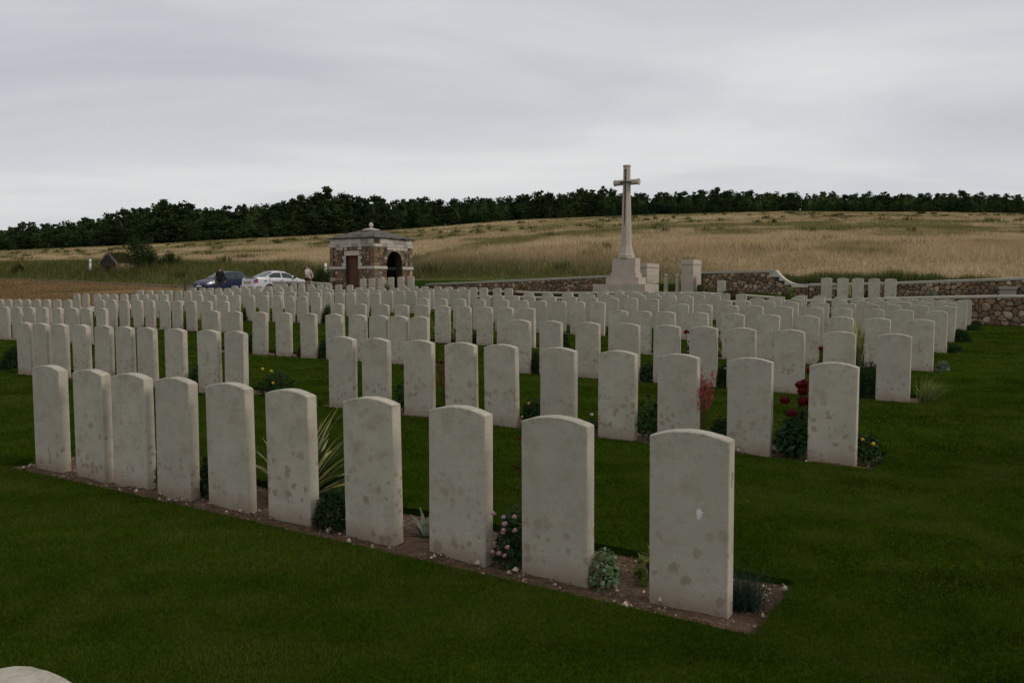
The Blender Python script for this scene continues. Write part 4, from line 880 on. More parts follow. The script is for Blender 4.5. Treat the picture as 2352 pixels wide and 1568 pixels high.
# front row
shrub(4.30, .1, .13, .24, 'low green plant with small white flowers, front row, between seventh and eighth headstones', 'rose_leaf', .02, blooms=[(-.03, -.06, .26, .015, 'bl_white'), (.06, -.08, .12, .014, 'bl_white')], nm='bedding_plant')
shrub(3.72, .1, .15, .3, 'green bedding plant with a white bloom, front row, between sixth and seventh headstones', 'rose_leaf', .03, blooms=[(.02, -.05, .44, .018, 'bl_white')], nm='bedding_plant')
yucca(3.0, .18, .7, 46, 'large yellow-striped yucca behind the fifth headstone of the front row', wd=.08, seed=9, lean=(.15, 1.1), pat=(0, 0, 1, 1), flat=.45)
shrub(2.47, .02, .16, .23, 'dense dark green low shrub between fourth and fifth headstones of front row', 'box_leaf', .019, nm='shrub')
yucca(1.84, .1, .18, 30, 'small silver-leaved plant between third and fourth headstones of front row', ('silver_leaf', 'silver_leaf'), .028, lean=(.5, 1.5), nm='bedding_plant')
shrub(1.70, .1, .09, .12, 'small green plant right of the silver-leaved plant', 'rose_leaf', .02, nm='bedding_plant')
pk = [(rng.uniform(-.09, .09), -.11-.03*rng.random(), rng.uniform(.07, .29), .016, 'bl_pink') for _ in range(12)]
shrub(1.2, .05, .11, .28, 'bush of small pale pink flowers between second and third headstones of front row', 'rose_leaf', .019, blooms=pk, ry=.13)
rose(1.15, .14, .7, 'bronze-leaved rose with closed buds behind the pink-flowered bush', [(-.08, 0, .66), (-.03, .02, .7), (.02, 0, .68), (.09, .03, .6)], 'red_leaf', 'bl_red', 40, .1, 'rstem', .014, .3)
shrub(.635, .0, .09, .17, 'cushion of pale grey-green leaves right of the second front headstone', 'pale_leaf', .026, 330, asp=1.2, nm='bedding_plant')
shrub(.46, .16, .1, .16, 'small lime green plant left of the largest front headstone', 'lime_leaf', .032, 120, nm='bedding_plant')
tuft(-.04, .1, .21, 360, 'spiky blue-grey grass tuft at the right end of the front row', 'blue_leaf', .0028, lean=1.15, curl=.9)
# second row
W2 = 3.531
shrub(13.3, W2+.1, .2, .45, 'dark rounded shrub at the left edge of the photo, end of second row', 'box_leaf', .021)
shrub(10.2, W2+.1, .12, .22, 'small green plant with yellow blooms among the left stones of second row', 'rose_leaf', .03, blooms=[(.03, -.1, .2, .02, 'bl_yel'), (-.04, -.08, .23, .018, 'bl_yel')], nm='bedding_plant')
shrub(8.5, W2+.1, .15, .3, 'green plant in the wide gap of second row, left half', 'rose_leaf', .03, nm='bedding_plant')
rose(7.62, W2+.1, .62, 'dark red rose between the first two stones of second row, second block', [(0, -.02, .72), (.04, 0, .66)], n=80, spread=.12)
shrub(7.02, W2+.12, .24, .36, 'rounded bush with a few yellow roses at the aisle of second row', 'box_leaf', .023, 900, blooms=[(-.1, -.12, .37, .026, 'bl_yel'), (.06, -.12, .35, .028, 'bl_yel'), (.13, -.16, .21, .022, 'bl_yel')])
rose(4.90, W2+.1, .5, 'rose with a dark bud left of centre in second row', [(.0, 0, .52), (.05, 0, .3)], n=110, spread=.13, br=.03)
spikes(4.31, W2+.1, .72, 16, 'reddish flower spikes between two stones left of centre, second row', 'rust', 'rstem', dens=34, sp=.09, leaf='lime_leaf')
shrub(3.17, W2+.1, .14, .26, 'dark green plant with two yellow flowers in second row', 'box_leaf', .021, blooms=[(.0, -.12, .25, .02, 'bl_yel'), (.05, -.13, .08, .02, 'bl_yel')])
shrub(2.5, W2+.08, .12, .14, 'low plant with one white flower in second row', 'rose_leaf', .02, blooms=[(.02, -.05, .19, .02, 'bl_white')], nm='bedding_plant')
rose(1.87, W2+.1, .45, 'leafy rose without blooms, third gap from the right in second row', [(-.05, 0, .5), (.05, 0, .46), (.1, 0, .4)], 'rose_leaf', 'bl_red', 220, .17, 'rstem', 0, .34)
spikes(1.33, W2-.02, .72, 9, 'airy coral-red flower spikes between two stones of second row', 'bl_coral', 'rstem', dens=34, sp=.085)
shrub(1.16, W2+.14, .17, .28, 'dense green bush below the coral-red flower spikes', 'box_leaf', .019)
rose(.53, W2+.06, .8, 'red rose bush with large dark red blooms left of the last stone, second row', [(-.1, -.03, .48), (.02, -.03, .62), (.06, -.01, .63), (.065, -.06, .485), (-.03, -.07, .38), (.1, .03, .74), (.05, -.05, .57), (.1, -.05, .49)], n=520, spread=.19, br=.052, bush=.33)
shrub(.62, W2+.2, .1, .12, 'low dark plant at the foot of the red rose bush', 'box_leaf', .024, nm='bedding_plant')
shrub(-.04, W2+.1, .13, .3, 'green plant with yellow flowers at the right end of second row', 'rose_leaf', .028, 420, blooms=[(.05, -.11, .19, .022, 'bl_yel'), (-.03, -.12, .22, .018, 'bl_yel')], nm='bedding_plant')
# third row and beyond
W3 = 7.39
for c, lab in ((19.95, 'dark clipped bush among the far left stones of third row'), (11.9, 'dark rounded bush between stones, left part of third row'), (9.9, 'dark leafy bush left of centre, third row')): shrub(c, W3+.12, .17, .36, lab, 'box_leaf', .023)
shrub(11.08, W3+.1, .14, .26, 'low green plant between two stones of third row, left of centre', 'rose_leaf', .03, nm='bedding_plant'); shrub(10.5, W3+.1, .12, .2, 'small red-leaved plant in third row, left of centre', 'red_leaf', .03, nm='bedding_plant')
shrub(5.36, W3+.1, .16, .34, 'upright dark bush at the aisle end of third row', 'box_leaf', .021); yucca(3.48, W3+3.6, .75, 16, 'yucca with few tall leaves in fourth row, right of centre', wd=.045)
shrub(3.5, W3+.1, .17, .26, 'leafy bush in third row, right of centre', 'rose_leaf', .03, nm='bedding_plant'); rose(2.93, W3+.1, .7, 'single dark red rose rising between stones of third row', [(-.02, 0, .74)], n=200, spread=.12, bush=.5)
shrub(2.38, W3+.1, .17, .32, 'dark bush with white specks in third row, right of the coral spikes', 'box_leaf', .021, blooms=[(.04, -.15, .28, .015, 'bl_white')]); rose(1.13, W3+.1, .6, 'dark red rose low between the second and third stones of third row', [(0, 0, .6)], n=120, spread=.12, bush=.4)
shrub(.54, W3+.16, .21, .42, 'dense dark clipped bush left of the last stone, third row', 'box_leaf', .019); tuft(-.1, W3+.05, .36, 240, 'pale green arching grass at the right end of third row', 'reed', .006, lean=.9, dirn=-.2, curl=.9)
W4 = 10.974
yucca(21.85, W4+.1, .72, 26, 'striped yucca among the left stones of fourth row', wd=.045); yucca(18.07, W4+.1, .66, 26, 'striped yucca left of the aisle, fourth row', wd=.045)
for c, lab in ((20.3, 'dark plant in the left block of fourth row'), (19.5, 'narrow dark plant right of it, left block, fourth row')): shrub(c, W4+.1, .12, .35, lab, 'box_leaf', .023)
rose(18.62, W4+.1, .5, 'small red rose left of the yucca in fourth row', [(0, 0, .48)], n=120, spread=.12, bush=.34)
yucca(10.0, W4+.1, .75, 22, 'pale striped yucca between stones in the middle of fourth row', ('yuc_g', 'reed'), .04); yucca(9.47, W4+.1, .7, 20, 'pale striped yucca one gap right of the middle yucca, fourth row', ('yuc_g', 'reed'), .04)
shrub(8.95, W4+.1, .11, .25, 'low dark plant in the middle of fourth row', 'box_leaf', .023); spikes(8.42, W4+.1, .7, 5, 'dark spiky stems between stones of fourth row', 'rust', 'rstem', dens=16, sp=.05); shrub(6.85, W4+.1, .14, .36, 'dark bush at the aisle, fourth row', 'box_leaf', .023)
yucca(1.24, W4+.05, .92, 34, 'tall pale cream reed-like plant between stones at right, fourth row', ('reed', 'yuc_c'), .04, lean=(.0, .7)); yucca(1.12, W4-.05, .5, 16, 'low arching striped plant beside the tall pale reed', ('yuc_g', 'silver_leaf'), .035, lean=(.4, 1.4)); shrub(-.0, W4+.1, .13, .16, 'low grey-green plant at the right end of fourth row', 'silver_leaf', .03, nm='bedding_plant')
W5 = 14.471
shrub(20.2, W5+.1, .24, .48, 'round dark clipped bush in the left of fifth row', 'box_leaf', .0235); shrub(16.75, W5+.1, .25, .55, 'dark bush at the aisle, fifth row', 'box_leaf', .0235); spikes(9.5, W5+.1, .7, 6, 'faint pink flower spikes in the middle of fifth row', 'bl_coral', 'rstem', dens=24)
rose(2.8, W5+.1, .6, 'small red rose in fifth row at right', [(0, 0, .62)], n=100, spread=.1, bush=.4); shrub(.05, W5+.1, .15, .18, 'low dark plant at the right end of fifth row', 'box_leaf', .023, nm='bedding_plant')
for w, nm_, c in ((17.386, 'sixth', .12), (22.427, 'eighth', .14), (25.717, 'ninth', .2)): shrub(c, w+.1, .2, .34 if nm_ == 'sixth' else .2, f'dark green plant at the right end of the {nm_} row from the front', 'box_leaf', .0235)
rose(3.1, 17.486, .6, 'dark red rose between stones of sixth row at right', [(0, 0, .62)], n=80, spread=.1, bush=.35); rose(3.98, 22.5, .6, 'tiny red rose between stones of eighth row at right', [(0, 0, .6)], n=80, spread=.1, bush=.35)
TZ = .96
yucca(4.32, 28.75, .74, 30, 'pale striped reed plant between two of the five terrace stones', ('reed', 'yuc_c'), .04, z=TZ, lean=(.02, .8)); rose(4.86, 28.65, .62, 'red rose left between the five terrace stones', [(0, 0, .62)], n=120, spread=.12, bush=.4).location.z = TZ
rose(3.86, 28.7, .6, 'red rose top behind the middle terrace stones', [(0, 0, .72)], n=90, spread=.1, bush=.4).location.z = TZ
for c, lb in ((9.0, 'dark red shrub on the terrace kerb in front of the curved ramp'), (19.6, 'dark red shrub on the terrace kerb left of the cross')): shrub(c, 29.6, .34, .3, lb, 'red_leaf', .04, 700, z=1.0)
shrub(20.6, 29.6, .3, .26, 'second dark red shrub on the terrace kerb, further left', 'red_leaf', .04, 600, z=1.02)
for c, w, lb in ((12.0, 35.6, 'pale green clump at the foot of the right gate pier'), (8.2, 35.5, 'pale green clump under the curved ramp'), (17.6, 35.2, 'green leafy clump left of the cross base'), (26.6, 28.9, 'green leaves between the six shelter-side stones')): tuft(c, w, .5, 150, lb, 'reed', .012, z=float(zt2(c))-.03, lean=.6)
shrub(10.3, 33.1, .3, .12, 'low dark mat plant right of the small upright tablet', 'box_leaf', .0235, z=1.17, nm='bedding_plant'); shrub(2.4, 35.4, .3, .3, 'grey-green bush at the foot of the right boundary wall', 'silver_leaf', .04, 260, z=1.05)
# a few quiet plants deeper in the rows
pool = [(k, s, w, cs) for k, s, w, cs in ROWS if k >= 5]; cnt = 0
for k, s, w, cs in pool:
    cs = sorted(cs)
    for i in range(len(cs)-1):
        if rng.random() < .16:
            shrub(cs[i+1]-.1, w+.1, .1, rng.uniform(.14, .3), f'small plant after the {ORD[i]} stone from right, {BLK[s-1]}, {ROWN[k-1]}', rng.choice(['box_leaf', 'rose_leaf', 'red_leaf', 'rose_leaf']), .035, 90, nm='bedding_plant'); cnt += 1

# ------------------------------------------------------------------ trees
def crown(h, rx, seed, lobes=20, per=58, leaf=.47, low=.03):
    r = np.random.default_rng(seed); Vs = []; Fs = []; o = 0
    for i in range(lobes):
        f = r.random()**.95; zz = low+(1-low)*f; prof = math.sin(min(1, (1-f)*1.25+.12)*math.pi*.62)*.95; a = r.uniform(0, 6.28); rr = prof*r.uniform(.25, .85)
        ctr = np.array([rx*rr*math.cos(a), rx*rr*math.sin(a), h*zz*.93]); lr = rx*r.uniform(.2, .36)*(1.1-.4*f)
        d = r.normal(size=(per, 3)); d /= np.linalg.norm(d, axis=1)[:, None]; P = ctr+d*lr*(r.random((per, 1))**.45)*np.array([1, 1, .78]); V, F = leaves(P, d, leaf, r, 1.25); Vs.append(V); Fs.append(F+o); o += len(V)
    return np.concatenate(Vs), np.concatenate(Fs)
TREES = []
for i in range(7):
    h = 10.; V, F = crown(h, (3.3, 3.8, 3., 4.2, 3.5, 2.6, 3.9)[i], 300+i, (36, 40, 34, 42, 36, 32, 40)[i]); TREES.append((V, F, np_mesh('crown', V, F, M['wood_leaf'])))
def trunk_mesh(seed):
    r = random.Random(seed); b = MB(); b.tube([(0, 0, -.8), (r.uniform(-.1, .1), 0, 2.), (r.uniform(-.3, .3), r.uniform(-.3, .3), 5), (r.uniform(-.4, .4), 0, 8.2)], [.3, .22, .15, .05], 7)
    for i in range(6): z = r.uniform(2.2, 6.5); a = r.uniform(0, 6.28); l = r.uniform(1.3, 2.4); b.tube([(0, 0, z), (l*.5*math.cos(a), l*.5*math.sin(a), z+.8), (l*math.cos(a), l*math.sin(a), z+1.7)], [.1, .07, .03], 5)
    return b.mesh('trunk', M['bark'])
TRUNKS = [trunk_mesh(s) for s in range(3)]
def wood():
    # the wood on the ridge: heights follow the skyline; a handful of trees that stand out are things of their own
    x = -520.; ts = []
    while x < 2880:
        ts.append(x); x += rng.uniform(11, 20)
    special = {60: 'small round tree at the far left end of the ridge wood', 295: 'dark tree at the first step up of the ridge wood, above the stone hut', 390: 'broad tall oak-like tree on the ridge above the wild bush', 560: 'dark tree on the ridge above the blue car', 690: 'tall dark tree just left of the highest tree on the ridge', 755: 'highest tree of the ridge wood, left above the shelter roof', 870: 'ridge tree right above the shelter finial', 1240: 'ridge tree midway between the shelter and the cross', 1330: 'pointed ridge tree left of the cross', 1385: 'tall ridge tree immediately left of the cross head', 1640: 'rounded ridge tree right of the cross', 2200: 'pointed ridge tree near the right edge of the photo'}
    Vs = []; Fs = []; o = 0
    tv, tf = [], []; to = 0
    def place(t, Y, top_el, sc, nm=None):
        X = t*Y; z0 = terr(X, Y)-.4; ht = 1.44+top_el*Y-z0
        if ht < 3: ht = 3
        i = rng.randrange(7); s = ht/10.; sx = s*sc*rng.uniform(.85, 1.2); return X, Y, z0, i, s, sx
    jobs = []
    for x in ts:
        t = (x-1176)/FPX
        if abs(t) > 1.35: continue
        e = float(el_of(TOPS, t)); ce = float(el_of(CREST, t))
        for row, (dy, k) in enumerate(((-4, rng.uniform(.3, .6)), (5, rng.uniform(.72, .94)), (15, rng.uniform(.86, 1.01)))):
            tt = t+rng.uniform(-.006, .006); jobs.append(place(tt, YC+dy+rng.uniform(-3, 4), ce+(e-ce)*k, rng.uniform(1.5, 2.1) if row == 0 else rng.uniform(.95, 1.3)))
    for j, (X, Y, z0, i, s, sx) in enumerate(jobs):
        V, F, _ = TREES[i]; a = rng.uniform(0, 6.28); ca, sa = math.cos(a)*sx, math.sin(a)*sx
        Vn = np.stack([V[:, 0]*ca-V[:, 1]*sa+X, V[:, 0]*sa+V[:, 1]*ca+Y, V[:, 2]*s+z0], 1); Vs.append(Vn.reshape(-1, 4, 3)[::(4 if j % 3 == 0 else 3 if j % 3 == 1 else 2)].reshape(-1, 3))
    # the dense inside of the crowns
    bm = bmesh.new(); bmesh.ops.create_icosphere(bm, subdivisions=2, radius=1.); SV = np.array([v.co[:] for v in bm.verts]); SF = np.array([[v.index for v in f.verts] for f in bm.faces]); bm.free()
    for j, (X, Y, z0, i, s, sx) in enumerate(jobs):
        if j % 3 == 0: continue
        k = NR.uniform(.7, 1.15, (len(SV), 1)); Q = SV*k*np.array([2.3*sx, 2.3*sx, 4.1*s])+np.array([X, Y+1.2*sx, z0+4.3*s]); T = Q[SF]; Vs.append(np.concatenate([T, T[:, 2:3]], 1).reshape(-1, 3))
    Va = np.concatenate(Vs); Fa = np.arange(len(Va)).reshape(-1, 4); w_ = np_obj('woodland', Va, Fa, M['wood_leaf']); tag(w_, 'dark continuous wood along the ridge behind the meadow', 'wood', kind='stuff')
    for x, lab in special.items():
        t = (x-1176)/FPX; X, Y, z0, i, s, sx = place(t, YC+3, float(el_of(TOPS, t))+.0015, .95); e = empty('ridge_tree', (X, Y, z0), rng.uniform(0, 6.28)); e.scale = (sx, sx, s); tag(e, lab, 'tree', 'trees standing out from the ridge wood')
        link(bpy.data.objects.new('crown', TREES[i][2]), e); link(bpy.data.objects.new('trunk', TRUNKS[rng.randrange(3)]), e)
wood()

# ------------------------------------------------------------------ wild bush, hut, posts
def wild_bush(x, Y, wd, ht, label, seed, n=2600, leaf=.12):
    X = (x-1176)/FPX*Y; z = terr(X, Y); t = empty('wild_bush', (X, Y, z-.05)); tag(t, label, 'bush', 'bushes along the road'); r = np.random.default_rng(seed); Vs = []; o = 0
    for i in range(12):
        f = (i/11)**1.3; c_ = np.array([r.uniform(-.5, .5)*wd*(1-.75*f), r.uniform(-.4, .4)*wd*.8, ht*(.15+.75*f)]); d = r.normal(size=(n//12, 3)); d /= np.linalg.norm(d, axis=1)[:, None]; P = c_+d*wd*.24*r.random((n//12, 1))**.4; P[:, 2] = np.abs(P[:, 2]); V, F = leaves(P, d, leaf, r, 1.5); Vs.append(V)
    V = np.concatenate(Vs); np_obj('foliage', V, np.arange(len(V)).reshape(-1, 4), M['bush_leaf'], None, t); rr = random.Random(seed); stems(t, [([(0, 0, 0), (rr.uniform(-.2, .2)*wd, rr.uniform(-.2, .2), ht*.5), (rr.uniform(-.4, .4)*wd, rr.uniform(-.3, .3), ht*.9)], .05) for _ in range(7)], M['bark']); return t
wild_bush(322, 96, 3.6, 3.3, 'large dark wild bush beside the ruined hut', 51, 4200, .13); wild_bush(392, 97, 2.2, 1.5, 'small wild bush right of the large one by the hut', 52, 1200); wild_bush(356, 95, 2.4, 1.7, 'low bush between the large bush and the small one', 53, 1200)
wild_bush(742, 57.5, 1.5, 1.1, 'dark bush just left of the shelter beside the marker post', 54, 1800, .08); wild_bush(42, 100, 1.8, 1.0, 'small scrub bush on the verge at far left', 55, 900); wild_bush(2105, 290, 4, 3.2, 'lone scrub bush in the meadow high at right', 56, 700, .3)
def hut():
    Y = 93.; X = (252-1176)/FPX*Y; z = terr(X, Y)-.35; t = empty('ruined_hut', (X, Y, z), R(-24)); tag(t, 'small ruined brick hut with a dark doorway and grass on its roof', 'hut'); w, d, h, g = 1.15, 2.6, 1.35, 2.35
    top = [(-w, 0), (-.42, 0), (-.42, 1.05), (.42, 1.05), (.42, 0), (w, 0), (w, h), (.75, h+.5), (.3, g-.12), (0, g), (-.35, g-.15), (-.8, h+.45), (-w, h)]
    b = MB(); b.extrude(top, 0, .32); gab = b.build('gable_wall', M['mortar'], t); b = MB(); b.box(w-.3, w, .32, d, 0, h); sidew = b.build('side_wall', M['mortar'], t); b = MB(); b.box(-w, -w+.3, .32, d, 0, h); b.build('side_wall', M['mortar'], t)
    for x0, x1, z0, z1 in ((-w, -.44, 0, 1.05), (.44, w, 0, 1.05), (-w, w, 1.07, h+.02), (-.8, .75, h+.03, h+.45), (-.35, .3, h+.46, g-.14)):
        for pl in cells([(x0, z0), (x1, z0), (x1, z1), (x0, z1)], .3, .17): stone_piece(pl, lambda s, zz, dd: (s, -dd, zz), .012, .025, M['brick'], gab, 'brick', False)
    for pl in cells([(.0, 0), (d, 0), (d, h), (.0, h)], .36, .2): stone_piece(pl, lambda s, zz, dd: (w+dd, s, zz), .012, .03, M['rub'], sidew, 'stone', False)
    b = MB(); b.extrude([(-w-.12, h-.03), (-w-.08, h+.1), (-.8, h+.55), (-.3, g), (0, g+.12), (.3, g), (.75, h+.6), (w+.12, h+.1), (w+.15, h-.03), (.7, h+.42), (.25, g-.16), (0, g-.05), (-.3, g-.18), (-.75, h+.36)], -.1, .12); b.build('verge_stone', M['slate'], t)
    b = MB(); b.extrude([(-w, h-.02), (-.8, h+.4), (-.3, g-.2), (0, g-.08), (.3, g-.2), (.75, h+.4), (w, h-.02)], .12, d); b.build('roof', M['slate'], t); b = MB(); b.box(-w+.3, w-.3, d-.1, d, 0, h); b.build('back_wall', M['trim'], t)
    n = 5000; xx = NR.uniform(-1.1, 1.15, n); yy = NR.uniform(0, d, n); zz = np.interp(xx, [-w, -.8, -.3, 0, .3, .75, w], [h-.02, h+.4, g-.2, g-.08, g-.2, g-1.0+.4, h-.02]); zz = np.maximum(zz, h+.0); P = np.stack([xx, yy, zz], 1); a = NR.uniform(0, 6.28, n); hh = NR.uniform(.12, .5, n); dx, dy = np.cos(a)*.02, np.sin(a)*.02
    V = np.stack([P-np.stack([dx, dy, 0*dx], 1), P+np.stack([dx, dy, 0*dx], 1), P+np.stack([NR.normal(0, .1, n), NR.normal(0, .1, n), hh], 1)], 1); cc = np.array([.075, .07, .028])*NR.uniform(.5, 1.5, (n, 1)); o = np_obj('roof_grass', V.reshape(-1, 3), np.arange(3*n).reshape(-1, 3), M['blade'], np.repeat(cc, 3, 0), t); o['kind'] = 'stuff'
hut()
def post(x, Y, sc, label):
    X = (x-1176)/FPX*Y; z = terr(X, Y); t = empty('marker_post', (X, Y, z-.1)); t.scale = (sc, sc, sc); tag(t, label, 'marker post', 'roadside marker posts'); r = .095
    b = MB(); b.lathe([(r, 0), (r, .7)], 12); b.build('lower_post', M['white'], t, smooth=False); b = MB(); b.lathe([(r+.002, .7), (r+.002, .81)], 12); b.build('grey_band', M['band'], t); b = MB(); b.lathe([(r, .81), (r, .96), (r*.8, 1.02), (r*.3, 1.04)], 12); b.build('post_head', M['white'], t, smooth=False)
post(211, 97, 1.3, 'white roadside marker post with grey band, left of the ruined hut'); post(749.5, 77, 1.35, 'white roadside marker post with grey band, at the left side of the shelter')
X_ = (427-1176)/FPX*56; b = MB(); b.box(-.07, .07, -.07, .07, -.2, .95, j=.015); tag(b.build('wooden_post', M['dwood'], None, bevel=.01, loc=(X_, 56, terr(X_, 56)), rz=.3), 'short weathered wooden post left of the blue car', 'post')

# ------------------------------------------------------------------ cars
def car(name, label, loc, heading, st, win, paint, length, parts):
    """st: x from the nose, half widths (sill, belt, roof), heights (belt, top). Local +X is forward."""
    t = empty(name, loc, heading); tag(t, label, 'car', 'cars parked behind the cemetery'); L = length
    sx = [s[0] for s in st]; f = lambda x, k: float(np.interp(x, sx, [s[k] for s in st]))
    def ring(x):
        wl_, wb, wr, zb, zt = (f(x, k) for k in range(1, 6)); zt = max(zt, zb+.015); zs = f(x, 6)
        k = min(1, max(0, (zt-zb)/.35)); roofw = wb*(1-k)+wr*k
        return [(wl_*.93, zs), (wl_, zs+.12), (wl_*1.0, .5), (wb*1.0, zb-.06), (wb*.985, zb), (roofw, zt-.055*k), (roofw*.8, zt-.008), (0, zt+.02)]
    def surf(x, u, off=0.):
        r = ring(x); i = min(int(u), 6); a = u-i; y = r[i][0]*(1-a)+r[i+1][0]*a; z = r[i][1]*(1-a)+r[i+1][1]*a
        if off:
            dy, dz = r[i+1][0]-r[i][0], r[i+1][1]-r[i][1]; n_ = math.hypot(dy, dz) or 1; e = .02; r2 = ring(min(L, x+e)); r1 = ring(max(0, x-e)); zz = lambda q: q[i][1]*(1-a)+q[i+1][1]*a
            sl = (zz(r2)-zz(r1))/(2*e); y += dz/n_*off; z += max(0, -dy/n_)*off; xo = x-(-sl if False else sl)*off*.8*max(0, -dy/n_); return (L/2-xo, y, z)
        return (L/2-x, y, z)
    xs = sorted(set([L*i/44 for i in range(45)]+sx)); b = MB(); n = 8
    vs = []; fs = []
    for x in xs:
        r = ring(x); vs += [(L/2-x, y, z) for y, z in r]+[(L/2-x, -y, z) for y, z in reversed(r[:-1])]
    m = 15
    for i in range(len(xs)-1):
        for k in range(m-1): fs.append((i*m+k, i*m+k+1, (i+1)*m+k+1, (i+1)*m+k))
        fs.append((i*m+m-1, i*m, (i+1)*m, (i+1)*m+m-1))
    fs += [tuple(range(m)), tuple((len(xs)-1)*m+k for k in reversed(range(m)))]; b.add(vs, fs); body = b.build('body', paint, t, smooth=True); md = body.modifiers.new('es', 'EDGE_SPLIT'); md.split_angle = R(38)
    def patch(nm, x0, x1, u0, u1, mat, off=.012, nx=8, nu=4, side=1, par=t, xf=None):
        vs = []; 
        for i in range(nx+1):
            for j in range(nu+1):
                x = x0+(x1-x0)*i/nx; u = u0+(u1-u0)*j/nu
                if xf: x = xf(i/nx, j/nu)
                p = surf(x, u, off); vs.append((p[0], p[1]*side, p[2]))
        bb = MB(); bb.add(vs, [(i*(nu+1)+j, i*(nu+1)+j+1, (i+1)*(nu+1)+j+1, (i+1)*(nu+1)+j) for i in range(nx) for j in range(nu)]); return bb.build(nm, mat, par, smooth=True)
    def across(nm, x0, x1, u0, mat, off=.012):
        bb = MB(); vs = []; nx = 8; us = [u0+(7-u0)*j/6 for j in range(7)]
        for i in range(nx+1):
            x = x0+(x1-x0)*i/nx; row = [surf(x, u, off) for u in us]; vs += row+[(p[0], -p[1], p[2]) for p in reversed(row[:-1])]
        w_ = 13; bb.add(vs, [(i*w_+j, i*w_+j+1, (i+1)*w_+j+1, (i+1)*w_+j) for i in range(nx) for j in range(w_-1)]); return bb.build(nm, mat, t, smooth=True)
    across('windscreen', win['ws'][0], win['ws'][1], 5.25, M['glass']); across('rear_window', win['rw'][0], win['rw'][1], 5.3, M['glass'])
    for side in (1, -1):
        for x0, x1 in win['side']: patch('side_window', x0, x1, 4.12, 4.88, M['glass'], .01, 8, 3, side)
        patch('headlamp', parts['hl'][0], parts['hl'][1], parts['hl'][2], parts['hl'][3], M['lamp'], .012, 5, 3, side); patch('tail_lamp', parts['tl'][0], parts['tl'][1], parts['tl'][2], parts['tl'][3], M['red'], .014, 4, 3, side)
        bb = MB(); mx_ = L/2-parts['mir']; wb = f(parts['mir'], 2); zb = f(parts['mir'], 4); bb.box(mx_-.06, mx_+.06, side*(wb+.02), side*(wb+.2), zb+.02, zb+.17, j=.01); bb.build('wing_mirror', M['trim'] if name == 'hatchback_car' else M['trim'], t, bevel=.03)
        for wx in parts['wheels']:
            wy = f(wx, 1); wl_ = empty('wheel', (L/2-wx, side*(wy-.1), .3)); wl_.parent = t
            tb = MB(); tb.lathe([(.19, -.1), (.285, -.105), (.305, -.08), (.305, .08), (.285, .105), (.19, .1)], 20); tb.v = [(x, z, y) for x, y, z in tb.v]; tb.build('tyre', M['black'], wl_, smooth=True)
            tb = MB(); tb.lathe([(.195, .0), (.195, .085), (.15, .1), (.06, .09), (.03, .1)], 14); tb.v = [(x, z*side, y) for x, y, z in tb.v]; tb.build('rim', M['metal'], wl_, smooth=False)
            ar_ = MB(); vs = []
            for i in range(13): a = math.pi*i/12; vs += [(L/2-wx+.345*math.cos(a), side*(wy+.004), .3+.345*math.sin(a)), (L/2-wx+.30*math.cos(a), side*(wy+.006), .3+.3*math.sin(a))]
            ar_.add(vs+[(L/2-wx+.3, side*(wy-.02), .1), (L/2-wx-.3, side*(wy-.02), .1)], [(2*i, 2*i+1, 2*i+3, 2*i+2) for i in range(12)]); ar_.build('wheel_arch', M['trim'], t)
    for (nm, x0, x1, z0, z1, yw, mat) in parts['boxes']:
        bb = MB(); bb.box(L/2-x1, L/2-x0, -yw, yw, z0, z1); bb.build(nm, M[mat], t, bevel=.012)
    bb = MB(); bb.box(-L/2+.35, L/2-.35, -.6, .6, .16, .3); bb.build('underbody', M['black'], t)
    return t
# stations: x, sill half width, belt half width, roof half width, belt z, top z, sill z
hst = [(0, .56, .5, .45, .58, .60, .26), (.08, .70, .62, .5, .66, .69, .22), (.3, .79, .72, .55, .76, .79, .2), (.75, .815, .78, .58, .86, .885, .2), (1.12, .82, .80, .60, .92, .955, .2), (1.45, .82, .81, .61, .93, 1.17, .2), (1.85, .82, .815, .60, .935, 1.40, .2), (2.3, .82, .815, .60, .94, 1.47, .2), (2.9, .82, .81, .59, .955, 1.455, .2), (3.3, .81, .80, .57, .97, 1.37, .2), (3.55, .80, .77, .52, .98, 1.15, .22), (3.72, .77, .7, .5, .9, .95, .25), (3.8, .7, .62, .45, .62, .66, .3)]
zc_ = 1.06
Yb_ = 56.3; Xb = (512-1176)/FPX*Yb_
hb = car('hatchback_car', 'dark blue hatchback car facing left behind the man in a dark jacket', (Xb, Yb_, zc_), R(180+60), hst, dict(ws=(1.16, 1.82), rw=(3.28, 3.56), side=[(1.5, 2.42), (2.5, 3.2)]), M['carblue'], 3.8,
    dict(hl=(.05, .62, 2.55, 4.0), tl=(3.5, 3.74, 2.4, 4.0), mir=1.5, wheels=(.72, 3.14), boxes=[('lower_grille', -.012, .1, .3, .4, .38, 'trim'), ('upper_grille', -.005, .1, .53, .58, .3, 'trim'), ('number_plate', -.022, 0, .42, .51, .25, 'white'), ('door_seam', 1.4, 1.41, .35, .9, .826, 'trim'), ('door_seam', 2.46, 2.47, .35, .9, .828, 'trim'), ('wiper', 1.1, 1.17, .965, .975, .5, 'trim')]))
b = MB(); b.add([(1.93, 0, .66), (1.91, .045, .6), (1.92, 0, .54), (1.91, -.045, .6), (1.945, 0, .6)], [(0, 1, 4), (1, 2, 4), (2, 3, 4), (3, 0, 4)]); b.build('badge', M['lamp'], hb)
